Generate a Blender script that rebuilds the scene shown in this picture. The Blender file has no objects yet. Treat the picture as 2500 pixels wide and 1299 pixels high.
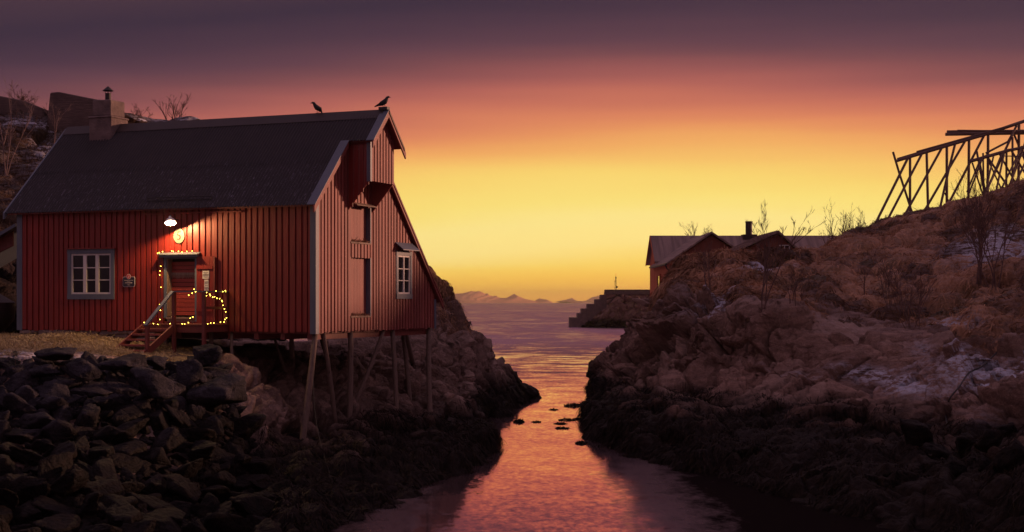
import bpy, math, random
import numpy as np
from mathutils import Vector, Matrix
SC = bpy.context.scene
COL = SC.collection
R = math.radians
F = 3500.0          # focal length in photo pixels (photo 2500 wide)
EYE = 5.2           # eye height above the water (z = 0)
HAZE = 7.5e-5

# ---------------------------------------------------------------- camera
cam = bpy.data.cameras.new('camera')
cam.sensor_width = 36.0
cam.lens = 36.0 * F / 2500.0
cam.shift_y = 88.5 / 2500.0
cam.clip_start = 0.5
cam.clip_end = 80000.0
camo = bpy.data.objects.new('camera', cam)
camo.location = (0, 0, EYE)
camo.rotation_euler = (R(90), 0, 0)
COL.objects.link(camo)
SC.camera = camo

# ---------------------------------------------------------------- exposure
SC.view_settings.view_transform = 'Standard'
SC.view_settings.look = 'None'
SC.view_settings.exposure = 0.0
SC.view_settings.gamma = 1.0
SC.view_settings.use_curve_mapping = False
SC.cycles.max_bounces = 6
SC.cycles.sample_clamp_indirect = 4.0
SC.cycles.use_denoising = True

# ---------------------------------------------------------------- sun (low, warm, from the right and a little ahead)
SUN_DIR = Vector((0.905, 0.425, 0.165)).normalized()
sun = bpy.data.lights.new('sun', 'SUN')
sun.energy = 3.4
sun.color = (1.0, 0.50, 0.32)
sun.angle = R(3.0)
suno = bpy.data.objects.new('sun', sun)
suno.rotation_euler = SUN_DIR.to_track_quat('Z', 'Y').to_euler()
suno.location = (60, 30, 30)
COL.objects.link(suno)

# ---------------------------------------------------------------- world: dusk sky
def lin(c):
    return tuple(((v / 255.0) / 12.92 if v / 255.0 <= 0.04045 else ((v / 255.0 + 0.055) / 1.055) ** 2.4) for v in c)

world = bpy.data.worlds.new('World')
SC.world = world
world.use_nodes = True
wn, wl = world.node_tree.nodes, world.node_tree.links
wn.clear()
def WM(op, a, b=None, c=None):
    n = wn.new('ShaderNodeMath'); n.operation = op
    for i, v in enumerate((a, b, c)):
        if v is None: continue
        if isinstance(v, (int, float)): n.inputs[i].default_value = v
        else: wl.new(v, n.inputs[i])
    return n.outputs[0]
tc = wn.new('ShaderNodeTexCoord')
sp = wn.new('ShaderNodeSeparateXYZ'); wl.new(tc.outputs['Generated'], sp.inputs[0])
el = WM('ARCSINE', sp.outputs[2])
v = WM('DIVIDE', WM('MAXIMUM', el, 0.0), 0.2109)
az = WM('SUBTRACT', WM('ARCTAN2', sp.outputs[0], sp.outputs[1]), 0.10)
d2 = WM('MULTIPLY', az, az)
t1 = WM('DIVIDE', WM('MULTIPLY', d2, 1.9), WM('ADD', WM('DIVIDE', d2, 0.09), 1.0))
t2 = WM('MULTIPLY', WM('MAXIMUM', WM('SUBTRACT', WM('ABSOLUTE', az), 0.55), 0.0), 0.60)
wnz = wn.new('ShaderNodeTexNoise'); wnz.inputs['Scale'].default_value = 1.0; wnz.inputs['Detail'].default_value = 3.0
wmap = wn.new('ShaderNodeMapping'); wmap.inputs['Scale'].default_value = (1.6, 1.6, 26.0)
wl.new(tc.outputs['Generated'], wmap.inputs[0]); wl.new(wmap.outputs[0], wnz.inputs['Vector'])
t3 = WM('MULTIPLY', WM('SUBTRACT', wnz.outputs[0], 0.5), 0.16)
azl = WM('MAXIMUM', WM('SUBTRACT', WM('MULTIPLY', az, -1.0), 0.10), 0.0)
t4 = WM('MINIMUM', WM('MULTIPLY', WM('MULTIPLY', azl, azl), 0.66), 0.16)
t = WM('ADD', WM('ADD', WM('ADD', v, t1), t4), WM('ADD', t2, t3))
ramp = wn.new('ShaderNodeValToRGB')
stops = [(0.0, (290, 188, 84)), (0.02, (288, 198, 84)), (0.05, (280, 204, 84)), (0.10, (274, 214, 88)), (0.16, (269, 226, 106)), (0.22, (266, 237, 142)), (0.29, (261, 236, 144)),
         (0.35, (257, 229, 124)), (0.42, (254, 216, 113)), (0.475, (251, 198, 106)), (0.53, (245, 174, 99)), (0.58, (234, 150, 95)), (0.62, (222, 132, 94)),
         (0.67, (202, 114, 92)), (0.72, (178, 98, 89)), (0.77, (150, 84, 84)), (0.82, (122, 72, 78)), (0.88, (95, 61, 74)),
         (0.95, (76, 52, 68)), (1.04, (57, 43, 61)), (1.3, (84, 58, 66)), (1.7, (128, 93, 102)), (2.5, (142, 108, 119)), (4.0, (146, 118, 138))]
cr = ramp.color_ramp
while len(cr.elements) > 1: cr.elements.remove(cr.elements[0])
cr.elements[0].position = 0.0; cr.elements[0].color = (*lin(stops[0][1]), 1)
for p, c in stops[1:]:
    e = cr.elements.new(p / 4.0); e.color = (*lin(c), 1)
wl.new(WM('DIVIDE', t, 4.0), ramp.inputs[0])
bgA = wn.new('ShaderNodeBackground'); wl.new(ramp.outputs[0], bgA.inputs[0]); bgA.inputs[1].default_value = 1.0
sky = wn.new('ShaderNodeTexSky'); sky.sky_type = 'NISHITA'; sky.sun_disc = False
sky.sun_elevation = math.asin(SUN_DIR.z); sky.sun_rotation = math.atan2(SUN_DIR.x, SUN_DIR.y)
bgB = wn.new('ShaderNodeBackground'); wl.new(sky.outputs[0], bgB.inputs[0]); bgB.inputs[1].default_value = 0.001
addw = wn.new('ShaderNodeAddShader'); wl.new(bgA.outputs[0], addw.inputs[0]); wl.new(bgB.outputs[0], addw.inputs[1])
wo = wn.new('ShaderNodeOutputWorld'); wl.new(addw.outputs[0], wo.inputs[0])

# ---------------------------------------------------------------- helpers
def U(px, py, d):
    return ((px - 1250) / F * d, d, EYE - (py - 738) / F * d)
def Z(px, d, z):
    return ((px - 1250) / F * d, d, z)

def tag(o, label=None, cat=None, group=None, kind=None):
    if label: o['label'] = label
    if cat: o['category'] = cat
    if group: o['group'] = group
    if kind: o['kind'] = kind
    return o
def empty(name, loc=(0, 0, 0), rz=0.0):
    o = bpy.data.objects.new(name, None); o.location = loc; o.rotation_euler = (0, 0, rz)
    o.empty_display_size = 0.3
    COL.objects.link(o); return o
def link(name, me, mat=None, parent=None):
    o = bpy.data.objects.new(name, me)
    if mat is not None and not me.materials: me.materials.append(mat)
    if parent is not None: o.parent = parent
    COL.objects.link(o); return o

class MB:
    def __init__(s): s.v = []; s.f = []
    def add(s, vs, fs):
        o = len(s.v); s.v.extend([tuple(p) for p in vs]); s.f.extend([tuple(i + o for i in f) for f in fs]); return s
    def box(s, x0, y0, z0, x1, y1, z1):
        return s.add([(x0,y0,z0),(x1,y0,z0),(x1,y1,z0),(x0,y1,z0),(x0,y0,z1),(x1,y0,z1),(x1,y1,z1),(x0,y1,z1)],
                     [(0,3,2,1),(4,5,6,7),(0,1,5,4),(1,2,6,5),(2,3,7,6),(3,0,4,7)])
    def prism(s, poly, off):                   # poly: 3d points, off: extrusion vector
        n = len(poly); a = [Vector(p) for p in poly]; o = Vector(off)
        nrm = Vector((0, 0, 0))
        for i in range(n):
            p, q = a[i], a[(i + 1) % n]; nrm += p.cross(q)
        if nrm.dot(o) > 0: a = a[::-1]
        vs = a + [p + o for p in a]
        fs = [tuple(range(n)), tuple(range(2 * n - 1, n - 1, -1))]
        for i in range(n):
            j = (i + 1) % n; fs.append((i, i + n, j + n, j)[::-1] if False else (j, i, i + n, j + n))
        return s.add(vs, fs)
    def beam(s, a, b, w, h, up=(0, 0, 1)):
        a, b = Vector(a), Vector(b); d = (b - a).normalized(); u = Vector(up)
        x = d.cross(u)
        if x.length < 1e-4: x = d.cross(Vector((0, 1, 0)))
        x.normalize(); y = x.cross(d)
        c = [a + x * (sx * w / 2) + y * (sy * h / 2) for sx, sy in ((-1,-1),(1,-1),(1,1),(-1,1))]
        e = [p + (b - a) for p in c]
        return s.add(c + e, [(0,1,2,3),(7,6,5,4),(0,4,5,1),(1,5,6,2),(2,6,7,3),(3,7,4,0)])
    def tube(s, pts, rad, n=8, cap=True):
        pts = [Vector(p) for p in pts]
        if not hasattr(rad, '__len__'): rad = [rad] * len(pts)
        o = len(s.v); prev = None
        for i, p in enumerate(pts):
            d = (pts[min(i + 1, len(pts) - 1)] - pts[max(i - 1, 0)])
            d = d.normalized() if d.length > 1e-9 else Vector((0, 0, 1))
            if prev is None:
                x = d.cross(Vector((0.3, 0.5, 0.81)));
                if x.length < 1e-3: x = d.cross(Vector((1, 0, 0)))
            else:
                x = prev - d * prev.dot(d)
                if x.length < 1e-5: x = d.cross(Vector((0.3, 0.5, 0.81)))
            x.normalize(); prev = x; y = d.cross(x)
            for k in range(n):
                a = 2 * math.pi * k / n
                s.v.append(tuple(p + (x * math.cos(a) + y * math.sin(a)) * rad[i]))
        for i in range(len(pts) - 1):
            for k in range(n):
                k2 = (k + 1) % n
                s.f.append((o + i*n + k, o + i*n + k2, o + (i+1)*n + k2, o + (i+1)*n + k))
        if cap:
            s.f.append(tuple(o + k for k in range(n - 1, -1, -1)))
            e = o + (len(pts) - 1) * n
            s.f.append(tuple(e + k for k in range(n)))
        return s
    def lathe(s, prof, n=20, axis=None):       # prof: (r, z) list, about local z, optional matrix
        o = len(s.v); M = axis
        for r, z in prof:
            for k in range(n):
                a = 2 * math.pi * k / n; p = Vector((r * math.cos(a), r * math.sin(a), z))
                s.v.append(tuple(M @ p if M is not None else p))
        for i in range(len(prof) - 1):
            for k in range(n):
                k2 = (k + 1) % n
                s.f.append((o+i*n+k, o+i*n+k2, o+(i+1)*n+k2, o+(i+1)*n+k))
        return s
    def build(s, name, mat=None, parent=None, bevel=0.0, smooth=False):
        me = bpy.data.meshes.new(name); me.from_pydata(s.v, [], s.f); me.validate(); me.update()
        if smooth: me.polygons.foreach_set('use_smooth', [True] * len(me.polygons))
        o = link(name, me, mat, parent)
        if bevel:
            m = o.modifiers.new('bevel', 'BEVEL'); m.width = bevel; m.segments = 1; m.limit_method = 'ANGLE'
        return o

def np_mesh(name, V, Fq, smooth=True, attrs=None):
    me = bpy.data.meshes.new(name)
    n, k = Fq.shape
    me.vertices.add(len(V)); me.vertices.foreach_set('co', np.ascontiguousarray(V, dtype=np.float32).ravel())
    me.loops.add(n * k); me.loops.foreach_set('vertex_index', np.ascontiguousarray(Fq, dtype=np.int32).ravel())
    me.polygons.add(n); me.polygons.foreach_set('loop_start', np.arange(0, n * k, k, dtype=np.int32))
    me.polygons.foreach_set('loop_total', np.full(n, k, dtype=np.int32))
    me.polygons.foreach_set('use_smooth', np.full(n, smooth, dtype=bool))
    me.update(calc_edges=True)
    for nm, a in (attrs or {}).items():
        at = me.attributes.new(nm, 'FLOAT', 'POINT'); at.data.foreach_set('value', np.ascontiguousarray(a, dtype=np.float32).ravel())
    return me

# ---- numpy noise
def h3(ix, iy, iz, s=0):
    h = (ix.astype(np.int64) * 374761393 + iy.astype(np.int64) * 668265263 + iz.astype(np.int64) * 2147483647 + s * 974634777) & 0xffffffff
    h = ((h ^ (h >> 13)) * 1274126177) & 0xffffffff
    h = ((h ^ (h >> 16)) * 2246822519) & 0xffffffff
    h = h ^ (h >> 15)
    return (h & 0xffffff) / float(0xffffff)
def vnoise(P, s=0):
    I = np.floor(P); f = P - I; f = f * f * f * (f * (f * 6 - 15) + 10)
    x, y, z = I[:, 0], I[:, 1], I[:, 2]; fx, fy, fz = f[:, 0], f[:, 1], f[:, 2]
    r = 0
    for a in (0, 1):
        for b in (0, 1):
            for c in (0, 1):
                w = (fx if a else 1 - fx) * (fy if b else 1 - fy) * (fz if c else 1 - fz)
                r = r + w * h3(x + a, y + b, z + c, s)
    return r * 2 - 1
def fbm(P, o=4, s=0, ridged=False):
    r = 0; a = 1.0; n = 0
    for i in range(o):
        q = vnoise(P * (2.03 ** i) + 17.3 * i, s + i)
        if ridged: q = 1 - 2 * np.abs(q)
        r = r + a * q; n += a; a *= 0.5
    return r / n
def worley(P, s=0, j=0.9, flat=False):
    if flat: P = np.stack((P[:, 0], P[:, 1], np.full(len(P), .5)), 1)
    I = np.floor(P); n = len(P)
    F1 = np.full(n, 1e9); F2 = np.full(n, 1e9)
    C = np.zeros((n, 3)); ID = np.zeros((n, 3))
    for a in (-1, 0, 1):
        for b in (-1, 0, 1):
            for c in ((0,) if flat else (-1, 0, 1)):
                J = I + np.array((a, b, c)); x, y, z = J[:, 0], J[:, 1], J[:, 2]
                q = J + 0.5 + (np.stack((h3(x, y, z, s), h3(x, y, z, s + 1), h3(x, y, z, s + 2)), 1) - 0.5) * j
                if flat: q[:, 2] = .5
                d = ((P - q) ** 2).sum(1)
                m = d < F1
                F2 = np.where(m, F1, np.minimum(F2, d)); F1 = np.where(m, d, F1)
                C[m] = q[m]; ID[m] = J[m]
    return np.sqrt(F1), np.sqrt(F2), C, ID
def blocks(P, size, s, tilt=0.35, lift=0.5, crack=0.25, cw=0.10, stretch=(1, 1, 1), tone=False):
    """fractured-rock displacement: tilted facets separated by cracks (unit: size)"""
    Q = P / size * np.array(stretch)
    Q = Q + 0.18 * np.stack([vnoise(Q * 1.7, s + 50 + k) for k in range(3)], 1)
    F1, F2, C, ID = worley(Q, s)
    x, y, z = ID[:, 0], ID[:, 1], ID[:, 2]
    T = np.stack([h3(x, y, z, s + 5 + k) for k in range(3)], 1) * 2 - 1
    off = (h3(x, y, z, s + 9) * 2 - 1)
    d = off * lift + (T * (Q - C)).sum(1) * tilt * 2
    d = d - crack * np.exp(-((F2 - F1) / cw) ** 2)
    return (d * size, h3(x, y, z, s + 11)) if tone else d * size

def catmull(A, n, axis):
    """densify control array A along axis to n samples, centripetal-like plain Catmull-Rom"""
    A = np.moveaxis(A, axis, 0); m = len(A)
    E = np.concatenate([2 * A[:1] - A[1:2], A, 2 * A[-1:] - A[-2:-1]])
    t = np.linspace(0, m - 1 - 1e-9, n); i = np.floor(t).astype(int); f = (t - i)
    sh = (n,) + (1,) * (A.ndim - 1); f = f.reshape(sh)
    p0, p1, p2, p3 = E[i], E[i + 1], E[i + 2], E[i + 3]
    r = 0.5 * (2 * p1 + (p2 - p0) * f + (2 * p0 - 5 * p1 + 4 * p2 - p3) * f ** 2 + (3 * p1 - p0 - 3 * p2 + p3) * f ** 3)
    lo, hi = np.minimum(p1, p2), np.maximum(p1, p2); m_ = 0.15 * (hi - lo)
    r = np.clip(r, lo - m_, hi + m_)
    return np.moveaxis(r, 0, axis)
def densify(net, nu, nv, wu=None):
    A = np.array(net, float)                    # rows x cols x 3
    return catmull(catmull(A, nv, 0), nu, 1)    # nv x nu x 3
def rowweights(w, nv):
    return catmull(np.array(w, float)[:, None], nv, 0)[:, 0]
def normals(G):
    du = np.gradient(G, axis=1); dv = np.gradient(G, axis=0)
    N = np.cross(du, dv); N /= np.maximum(np.linalg.norm(N, axis=2, keepdims=True), 1e-9)
    return N
def grid_faces(nv, nu):
    i = np.arange((nv - 1) * (nu - 1)); r = i // (nu - 1); c = i % (nu - 1); a = r * nu + c
    return np.stack((a, a + 1, a + nu + 1, a + nu), 1)

# ---------------------------------------------------------------- materials
class NT:
    def __init__(s, name):
        s.m = bpy.data.materials.new(name); s.m.use_nodes = True
        s.n, s.l = s.m.node_tree.nodes, s.m.node_tree.links
        s.b = s.n['Principled BSDF']
    def tex(s, kind, scale, detail=4.0, vec=None, stretch=None, rough=0.55, **kw):
        c = s.n.new('ShaderNodeTexCoord'); src = vec or c.outputs['Object']
        if stretch:
            mp = s.n.new('ShaderNodeMapping'); mp.inputs['Scale'].default_value = stretch; s.l.new(src, mp.inputs[0]); src = mp.outputs[0]
        t = s.n.new({'noise': 'ShaderNodeTexNoise', 'voronoi': 'ShaderNodeTexVoronoi', 'wave': 'ShaderNodeTexWave'}[kind])
        t.inputs['Scale'].default_value = scale
        if kind == 'noise': t.inputs['Detail'].default_value = detail; t.inputs['Roughness'].default_value = rough
        for k, val in kw.items(): setattr(t, k, val)
        s.l.new(src, t.inputs['Vector']); return t.outputs[0]
    def ramp(s, fac, stops, interp='LINEAR'):
        r = s.n.new('ShaderNodeValToRGB'); c = r.color_ramp; c.interpolation = interp
        while len(c.elements) > 1: c.elements.remove(c.elements[0])
        def col(q): return (q, q, q, 1) if isinstance(q, (int, float)) else (*q, 1)
        c.elements[0].position = stops[0][0]; c.elements[0].color = col(stops[0][1])
        for p, q in stops[1:]: c.elements.new(p).color = col(q)
        s.l.new(fac, r.inputs[0]); return r.outputs[0]
    def math(s, op, a, b=None):
        n = s.n.new('ShaderNodeMath'); n.operation = op
        for i, q in enumerate((a, b)):
            if q is None: continue
            if isinstance(q, (int, float)): n.inputs[i].default_value = q
            else: s.l.new(q, n.inputs[i])
        return n.outputs[0]
    def mix(s, fac, a, b, mode='MIX'):
        n = s.n.new('ShaderNodeMix'); n.data_type = 'RGBA'; n.blend_type = mode
        for k, q in ((0, fac), (6, a), (7, b)):
            if isinstance(q, (int, float)) and k == 0: n.inputs[0].default_value = q
            elif isinstance(q, tuple): n.inputs[k].default_value = (*q, 1)
            else: s.l.new(q, n.inputs[k])
        return n.outputs[2]
    def bump(s, h, strength, dist=0.02, prev=None):
        n = s.n.new('ShaderNodeBump'); n.inputs['Strength'].default_value = strength; n.inputs['Distance'].default_value = dist
        s.l.new(h, n.inputs['Height'])
        if prev is not None: s.l.new(prev, n.inputs['Normal'])
        return n.outputs[0]
    def attr(s, name):
        a = s.n.new('ShaderNodeAttribute'); a.attribute_name = name; return a.outputs['Fac']
    def geo(s, what):
        g = s.n.new('ShaderNodeNewGeometry'); return g.outputs[what]
    def sep(s, vec):
        g = s.n.new('ShaderNodeSeparateXYZ'); s.l.new(vec, g.inputs[0]); return g.outputs
    def rnd(s):
        return s.n.new('ShaderNodeObjectInfo').outputs['Random']
    def out(s, color=None, rough=None, normal=None, **kw):
        def put(k, q):
            if q is None: return
            if isinstance(q, tuple): s.b.inputs[k].default_value = (*q, 1)
            elif isinstance(q, (int, float)): s.b.inputs[k].default_value = q
            else: s.l.new(q, s.b.inputs[k])
        put('Base Color', color); put('Roughness', rough)
        if normal is not None: s.l.new(normal, s.b.inputs['Normal'])
        for k, q in kw.items(): put(k.replace('_', ' '), q)
        return s.m

M = {}
def paint(name, c1, c2, wear=None, worn=0.62, rough=0.6, stretch=(14, 14, 1.1)):
    t = NT(name)
    n = t.tex('noise', 1.6, 6, stretch=stretch)
    n2 = t.tex('noise', 0.9, 3)
    c = t.mix(t.ramp(n, [(0.3, 0.0), (0.7, 1.0)]), c1, c2)
    c = t.mix(t.math('MULTIPLY', t.ramp(n2, [(0.35, 0.0), (0.7, 1.0)]), 0.35), c, tuple(q * 0.55 for q in c1))
    # every board is its own island: a little tone variation
    isl = t.geo('Random Per Island')
    c = t.mix(t.ramp(isl, [(0, 0.0), (1, 0.45)]), c, tuple(q * 0.6 for q in c1))
    if wear:
        w = t.tex('noise', 5.0, 8, stretch=(9, 9, 1.6), rough=0.7)
        c = t.mix(t.ramp(w, [(worn, 0.0), (worn + 0.08, 1.0)]), c, wear)
    return t.out(c, rough, t.bump(n, 0.5, 0.012))
M['red'] = paint('red_board_paint', (0.19, 0.015, 0.011), (0.32, 0.028, 0.019), (0.40, 0.16, 0.11), 0.66, 0.5)
M['red_faded'] = paint('weathered_red_board_paint', (0.22, 0.043, 0.036), (0.34, 0.085, 0.068), (0.46, 0.25, 0.20), 0.61, 0.62)
M['red_plank'] = paint('red_door_paint', (0.25, 0.030, 0.022), (0.36, 0.05, 0.035), (0.40, 0.2, 0.15), 0.64, 0.5, stretch=(1.1, 14, 14))
M['blue'] = paint('blue_grey_trim_paint', (0.105, 0.125, 0.165), (0.15, 0.175, 0.22), (0.32, 0.26, 0.25), 0.66, 0.5)
M['white'] = paint('old_white_window_paint', (0.62, 0.58, 0.56), (0.78, 0.74, 0.70), (0.40, 0.30, 0.26), 0.66, 0.5)
M['bare'] = paint('bare_weathered_wood', (0.20, 0.13, 0.095), (0.34, 0.24, 0.18), (0.10, 0.07, 0.05), 0.62, 0.75)
M['dark_red'] = paint('dark_red_stair_paint', (0.17, 0.035, 0.028), (0.26, 0.055, 0.042), (0.36, 0.20, 0.14), 0.64, 0.6)
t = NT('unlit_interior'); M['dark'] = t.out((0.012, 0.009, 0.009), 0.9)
t = NT('window_glass'); M['glass'] = t.out((0.006, 0.006, 0.009), 0.08, Specular_IOR_Level=0.6)
t = NT('stilt_log_wood')
n = t.tex('noise', 2.0, 6, stretch=(16, 16, 1.2)); k = t.tex('voronoi', 2.3, stretch=(1.6, 1.6, 0.9))
c = t.mix(t.ramp(n, [(0.3, 0.0), (0.7, 1.0)]), (0.10, 0.062, 0.048), (0.19, 0.13, 0.10))
c = t.mix(t.ramp(k, [(0.06, 1.0), (0.13, 0.0)]), c, (0.05, 0.03, 0.022))
M['log'] = t.out(c, 0.8, t.bump(n, 0.6, 0.02))
t = NT('rack_log_wood'); n = t.tex('noise', 2.0, 6, stretch=(10, 10, 10))
M['rack'] = t.out(t.mix(n, (0.10, 0.055, 0.045), (0.19, 0.12, 0.10)), 0.85, t.bump(n, 0.5, 0.02))
t = NT('roof_tin')
n = t.tex('noise', 1.2, 4); sc = t.tex('noise', 3.0, 8, stretch=(22, 1.2, 1.2), rough=0.75)
#wv = t.tex('wave', 1.0)
c = t.mix(t.ramp(n, [(0.3, 0.0), (0.7, 1.0)]), (0.015, 0.011, 0.014), (0.025, 0.017, 0.021))
low = t.ramp(t.math('MULTIPLY', t.sep(t.n.new('ShaderNodeTexCoord').outputs['Object'])[1], .4), [(0.0, 1.0), (0.35, .9), (.62, 0.0)])
c = t.mix(t.math('MULTIPLY', low, t.ramp(sc, [(0.585, 0.0), (0.62, 1.0)])), c, (0.22, 0.20, 0.26))
M['tin'] = t.out(c, 0.7)
t = NT('plain_tin'); n = t.tex('noise', 3.0, 4)
M['tin2'] = t.out(t.mix(n, (0.028, 0.019, 0.020), (0.05, 0.034, 0.033)), 0.6)
t = NT('sheet_iron_black'); M['iron'] = t.out((0.03, 0.025, 0.025), 0.6, Metallic=0.3)
t = NT('crow_feathers'); M['crow'] = t.out((0.012, 0.010, 0.012), 0.6)
t = NT('chimney_masonry')
n = t.tex('noise', 3.0, 8); n2 = t.tex('noise', 12.0, 5)
c = t.mix(t.ramp(n, [(0.35, 0.0), (0.65, 1.0)]), (0.11, 0.075, 0.072), (0.20, 0.14, 0.13))
M['masonry'] = t.out(t.mix(t.ramp(n2, [(0.55, 0.0), (0.7, 0.6)]), c, (0.10, 0.07, 0.065)), 0.9, t.bump(n2, 0.8, 0.03))
t = NT('old_concrete')
n = t.tex('noise', 1.2, 8); n2 = t.tex('noise', 2.0, 6, stretch=(1.0, 1.0, 9.0))
c = t.mix(t.ramp(n2, [(0.3, 0.0), (0.7, 1.0)]), (0.09, 0.057, 0.05), (0.17, 0.112, 0.096))
M['concrete'] = t.out(t.mix(t.ramp(n, [(0.4, 0.0), (0.7, 0.7)]), c, (0.06, 0.04, 0.04)), 0.9, t.bump(n2, 0.7, 0.05))
t = NT('breakwater_stone')
n = t.tex('noise', 0.5, 8); vr = t.tex('voronoi', 0.42, stretch=(0.7, 1, 1.2), feature='F1')
vb = t.tex('voronoi', 0.42, stretch=(0.7, 1, 1.2), feature='DISTANCE_TO_EDGE')
c = t.mix(t.ramp(n, [(0.3, 0.0), (0.7, 1.0)]), (0.20, 0.115, 0.09), (0.36, 0.22, 0.17))
c = t.mix(t.ramp(vb, [(0.0, 1.0), (0.07, 0.0)]), c, (0.03, 0.02, 0.018))
M['breakwater'] = t.out(c, 0.9, t.bump(t.ramp(vb, [(0.0, 0.0), (0.12, 1.0)]), 1.0, 0.3))
t = NT('dark_twig_bark'); n = t.tex('noise', 3.0, 3)
M['bark'] = t.out(t.mix(n, (0.09, 0.045, 0.038), (0.16, 0.09, 0.075)), 0.85)
t = NT('pale_twig_bark'); n = t.tex('noise', 3.0, 3)
M['bark_pale'] = t.out(t.mix(n, (0.12, 0.07, 0.065), (0.24, 0.16, 0.15)), 0.85)

def rock_mat(name, c1, c2, lichen, tide=2.3, grass=True, gk=1.0, wave=1.4, frostc=(0.62, 0.62, 0.72)):
    t = NT(name)
    pos = t.geo('Position'); xyz = t.sep(pos); nz = t.sep(t.geo('Normal'))[2]
    n1 = t.tex('noise', 0.7, 8, vec=pos); n2 = t.tex('noise', 5.0, 8, vec=pos, rough=0.65)
    n3 = t.tex('noise', 1.6, 6, vec=pos, stretch=(1, 1, 3.5)); n4 = t.tex('noise', 24.0, 5, vec=pos, rough=0.7)
    vc = t.tex('voronoi', 1.15, vec=pos, feature='DISTANCE_TO_EDGE', stretch=(1, 1, 1.5))
    c = t.mix(t.ramp(n1, [(0.35, 0.0), (0.65, 1.0)]), c1, c2)
    c = t.mix(t.ramp(n3, [(0.40, 0.0), (0.62, 0.7)]), c, tuple(q * 0.62 for q in c1))
    c = t.mix(t.ramp(n2, [(0.54, 0.0), (0.68, 0.55)]), c, lichen)
    c = t.mix(t.ramp(n4, [(0.38, 0.45), (0.52, 0.0)]), c, tuple(q * 0.4 for q in c1))
    if grass: c = t.mix(t.ramp(t.attr('tone'), [(.2, .55), (.5, 0.)]), c, tuple(q * .45 for q in c1)); c = t.mix(t.ramp(t.attr('tone'), [(.5, 0.), (.85, .5)]), c, lichen)
    # frost / snow dusting (attribute laid where the photo shows it), only on up-facing bits
    fr = t.attr('frost'); nf = t.tex('noise', 2.6, 8, vec=pos, rough=0.75, stretch=(.6, .9, 3.2))
    fm = t.math('MULTIPLY', t.ramp(nf, [(0.44, 0.0), (0.54, 1.0)]), t.math('MULTIPLY', fr, t.ramp(nz, [(0.15, 0.0), (0.55, 1.0)])))
    # grass / moss mat
    if grass:
        ga = t.attr('grass'); gn = t.tex('noise', 1.1, 6, vec=pos); g2 = t.tex('noise', 9.0, 6, vec=pos, stretch=(1, 1, 0.35))
        gc = t.mix(t.ramp(gn, [(0.38, 0.0), (0.62, 1.0)]), (0.085 * gk, 0.040 * gk, 0.024 * gk), (0.19 * gk, 0.100 * gk, 0.056 * gk))
        gc = t.mix(t.ramp(g2, [(0.35, 0.0), (0.7, 0.8)]), gc, (0.28 * gk, 0.155 * gk, 0.09 * gk))
        gc = t.mix(t.ramp(t.attr('tuft'), [(.28, .85), (.5, .0)]), gc, (0.045 * gk, 0.024 * gk, 0.017 * gk)); gc = t.mix(t.ramp(t.attr('tuft'), [(.5, .0), (.75, .8)]), gc, (0.34 * gk, 0.19 * gk, 0.115 * gk))
        gc = t.mix(t.ramp(t.tex('noise', 0.35, 3, vec=pos), [(0.52, 0.0), (0.66, 0.5)]), gc, (0.055, 0.058, 0.022))
        gm = t.math('ADD', ga, t.math('MULTIPLY', t.math('SUBTRACT', n2, 0.5), 1.3))
        c = t.mix(t.ramp(gm, [(0.42, 0.0), (0.56, 1.0)]), c, gc)
    ya = t.math('ADD', t.attr('yard'), t.math('MULTIPLY', t.math('SUBTRACT', n2, .5), .8))
    c = t.mix(t.ramp(ya, [(.5, 0.), (.62, 1.)]), c, t.mix(t.ramp(n4, [(.35, 0.), (.65, 1.)]), (.17, .115, .060), (.40, .30, .17)))
    fm = t.math('MINIMUM', fm, 1.0)
    c = t.mix(fm, c, frostc)
    # tidal zone: black lichen and weed below the high water line, plus a painted-in vignette
    tz = t.math('ADD', xyz[2], t.math('MULTIPLY', t.math('SUBTRACT', n1, 0.5), 1.3 * wave))
    r = t.n.new('ShaderNodeMapRange'); r.inputs[1].default_value = tide - 0.55; r.inputs[2].default_value = tide + 0.35
    r.inputs[3].default_value = 1.0; r.inputs[4].default_value = 0.0; t.l.new(tz, r.inputs[0])
    wet_vignette = r.outputs[0]
    wc = t.mix(t.ramp(n2, [(0.4, 0.0), (0.62, 1.0)]), (0.0025, 0.0017, 0.0016), (0.013, 0.0075, 0.0055))
    c = t.mix(t.math('MULTIPLY', wet_vignette, 0.97), c, wc)
    rough = t.math('SUBTRACT', 0.9, t.math('MULTIPLY', wet_vignette, 0.30))
    b = t.bump(n2, 0.9, 0.26); b = t.bump(n4, 0.7, 0.05, b)
    b = t.bump(t.ramp(vc, [(0.0, 0.0), (0.05, 1.0)]), 0.35, 0.08, b)
    return t.out(c, rough, b, Specular_IOR_Level=.12)
M['rock'] = rock_mat('shore_rock', (0.24, 0.155, 0.125), (0.43, 0.285, 0.23), (0.50, 0.36, 0.30), 1.55)
M['rock_hill'] = rock_mat('hill_rock', (0.27, 0.162, 0.125), (0.45, 0.28, 0.215), (0.52, 0.37, 0.30), 1.9, gk=1.7)
M['heath'] = rock_mat('heather_hill', (0.022, 0.016, 0.017), (0.05, 0.034, 0.034), (0.08, 0.06, 0.055), 2.2, gk=.4)  # darker copy of the hill rock, missing shade is put into its colour
M['boulder'] = rock_mat('boulder_stone', (0.032, 0.029, 0.036), (0.078, 0.068, 0.082), (0.125, 0.11, 0.13), 2.5, grass=False)

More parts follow.
